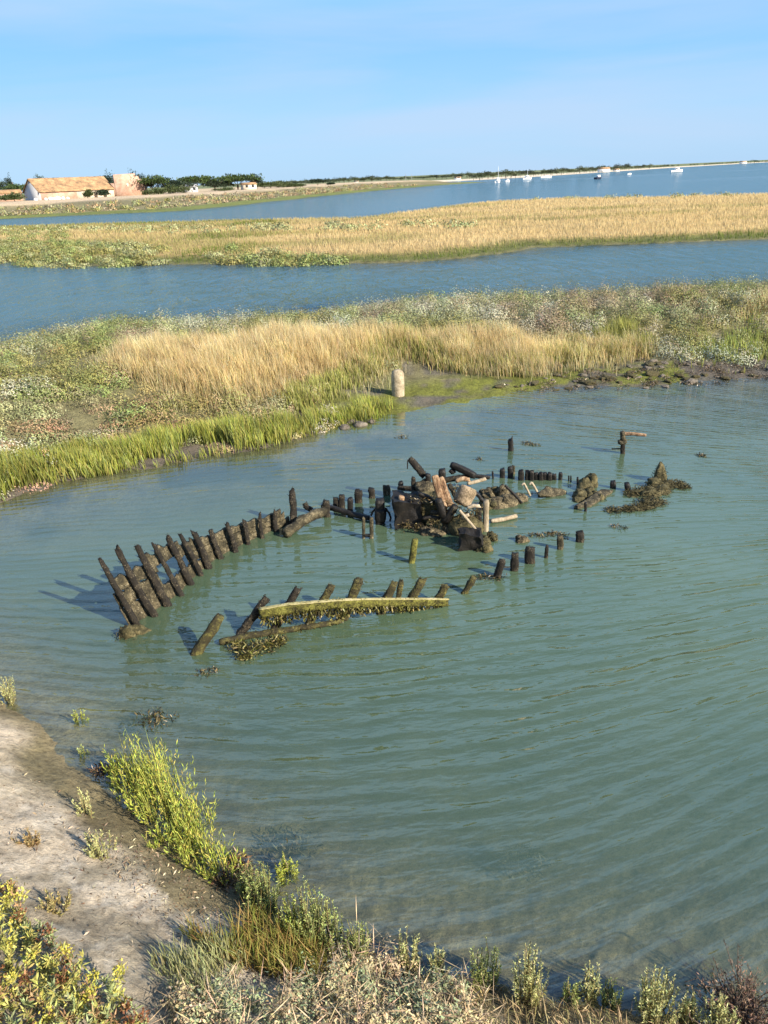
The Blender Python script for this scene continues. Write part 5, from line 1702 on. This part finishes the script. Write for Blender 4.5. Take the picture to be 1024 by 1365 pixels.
# tree line of the far shore
def shore_d(px_):
    return float(np.interp(px_, [380, 560, 640, 700, 760, 800, 900, 1024], [790, 740, 560, 625, 745, 850, 1300, 1880]))
prof_x = [380, 410, 450, 500, 540, 600, 650, 700, 740, 790, 830, 860, 900, 940, 955, 985, 1010, 1030]
prof_y = [242, 240, 238, 235, 236, 233, 228.5, 228, 225.5, 222, 219, 219.5, 219.5, 219.5, 217.5, 217, 213, 211.5]
vars_ = []
for k in range(5):
    cm, tm = MB(), MB()
    for j in range(5):
        leafy_crown(cm, rng.normal(0, .2, 3) * [1, 1, .35] + [0, 0, .58], .38, .33, 75, .11, [(.05, .065, .03), (.07, .085, .035), (.045, .055, .035)][k % 3])
    add_sweep(tm, [(.001, .001, -.08), (.02, .01, .3), (.03, .02, .6)], .07, .07, k, .1, .5, sides=6, rings=4, sq=2)
    vars_.append((new_mesh('crown', np.concatenate(cm.V), [np.concatenate(cm.Q)], M['leaf'], np.concatenate(cm.C)), new_mesh('trunk', np.concatenate(tm.V), [np.concatenate(tm.Q), np.concatenate(tm.T)], M['bark'])))
for i in range(190):
    X = 385 + (1036 - 385) * (i + rng.uniform(-.6, .6)) / 190
    if 900 < X < 942 and rng.random() < .6: continue
    D_ = shore_d(X) + rng.uniform(35, 160)
    yt = np.interp(X, prof_x, prof_y) + rng.uniform(-1.5, 3.5)
    p = far_at(X, yt, D_)
    g_ = gz(p[0], p[1])
    H_ = float(np.clip(p[2] - g_, 3, 16))
    t = empty('shore_tree', (p[0], p[1], g_), 'small dark tree in the tree line along the far shore', 'tree', 'tree line of the far shore')
    t.scale = (H_ * rng.uniform(1.0, 2.0), H_ * rng.uniform(1.0, 2.0), H_)
    t.rotation_euler = (0, 0, rng.uniform(0, 6.28))
    for nm, me in zip(('crown', 'trunk'), vars_[i % 5]):
        link(nm, me, (0, 0, 0), t)
for X, lb, w_ in ((805, 'white house on the far beach under the trees', 16), (822, 'second smaller white house on the far beach', 9), (610, 'tiny pale house on the far shore behind the sailing boat', 7), (990, 'pale house at the right end of the far beach', 16), (475, 'tiny white house in the trees behind the dyke', 6)):
    D_ = shore_d(X) + 25
    house('beach_house', X, D_, w_ * .7, w_ * .45, w_ * .2, w_ * .3, lb, yaw=0, yb=np.interp(X, prof_x, prof_y) + 6)
for X, lb in ((541, 'left one of two thin pylons behind the dyke point'), (549, 'right one of two thin pylons behind the dyke point')):
    p = far_at(X, 240, 700)
    mb = MB()
    g_ = gz(p[0], p[1])
    add_sweep(mb, [(p[0], p[1], g_ - 1), (p[0], p[1], far_at(X, 232, 700)[2])], .5, .5, 1, .05, .5, sides=6, rings=5, sq=2)
    tag(mb.build('pylon', M['metal'], (p[0], p[1], g_)), lb, 'pylon')

# boats
def boat(name, px_, py_, L_, beam, yaw, label, hullm='white', mast=0, cabin=0, cat='boat', fb=None):
    p = at(px_, py_)
    t = empty(name, (p[0], p[1], 0), label, cat)
    t.rotation_euler = (0, 0, R(yaw))
    fb = fb or L_ * .13
    mb_ = MB()
    NS = 12
    V, Qf = [], []
    for a in range(NS + 1):
        u = a / NS
        wv = beam / 2 * min(1, (1 - u) * 2.2) ** .6 * (.85 + .15 * u) if u < 1 else .02
        x_ = -L_ / 2 + u * L_
        sh = fb * (1 + .35 * u * u)
        for (yy, zz) in ((0, -.35), (wv * .75, -.2), (wv * .95, sh * .5), (wv, sh), (wv * .86, sh - .02), (0, sh - .08)):
            V.append((x_, yy, zz))
        for (yy, zz) in ((wv * .86, sh - .02), (wv, sh), (wv * .95, sh * .5), (wv * .75, -.2)):
            V.append((x_, -yy, zz))
    for a in range(NS):
        for b in range(10):
            bn = (b + 1) % 10
            Qf.append((a * 10 + b, a * 10 + bn, a * 10 + 10 + bn, a * 10 + 10 + b))
    V.append((-L_ / 2, 0, fb * .4))
    c_ = len(V) - 1
    mb_.add(V, Qf, [(c_, b, (b + 1) % 10) for b in range(10)])
    part('hull', mb_, hullm, t)
    if cabin:
        mb_ = MB()
        prism(mb_, [(-L_ * .2, fb * .9), (L_ * .22, fb * 1.0), (L_ * .12, fb + cabin), (-L_ * .18, fb + cabin)], -beam * .33, beam * .33)
        cb_ = part('cabin', mb_, 'white', t)
        mb_ = MB()
        box(mb_, (-L_ * .15, -beam * .34, fb + cabin * .5), (L_ * .11, beam * .34, fb + cabin * .8))
        part('window', mb_, 'glass', cb_)
    if mast:
        mb_ = MB(); add_sweep(mb_, [(L_ * .05, .001, fb * .8), (L_ * .05, .002, mast)], .2, .2, 1, .02, .6, sides=8, rings=4, sq=2)
        part('mast', mb_, 'white', t)
        mb_ = MB(); add_sweep(mb_, [(L_ * .03, .001, fb + 1.1), (-L_ * .4, .002, fb + 1.0)], .3, .3, 2, .05, .8, sides=8, rings=6, sq=2)
        part('boom', mb_, 'white', t)
    return t
boat('sailing_boat', 664, 243.5, 4.6, 1.9, 60, 'white sailing boat with a bare mast moored off the dyke point', mast=7.5, cabin=1.0, fb=1.0)
boat('dinghy', 676.5, 242.5, 2.6, 1.5, 20, 'stubby white dinghy right beside the sailing boat', cabin=.7, fb=.7)
boat('yacht', 702.5, 239.2, 6.0, 2.4, 15, 'yacht with a low mast and a dark waterline, middle of the bay', mast=5.5, cabin=1.3, fb=.8)
boat('motor_boat', 728, 236.8, 8.0, 2.2, 10, 'low white motor boat right of the yacht', cabin=.6, fb=.7)
boat('motor_boat', 797.5, 239.0, 4.5, 2.0, 40, 'small dark hulled boat near the slick in the bay', 'navy', cabin=.9, fb=.9)
boat('motor_boat', 902, 229.5, 8.0, 2.6, 5, 'white cabin cruiser under way off the far beach', cabin=1.6, fb=1.2)
boat('dinghy', 839, 233.0, 2.4, 1.4, 0, 'tiny white boat alone above the slick', cabin=.4, fb=.7)
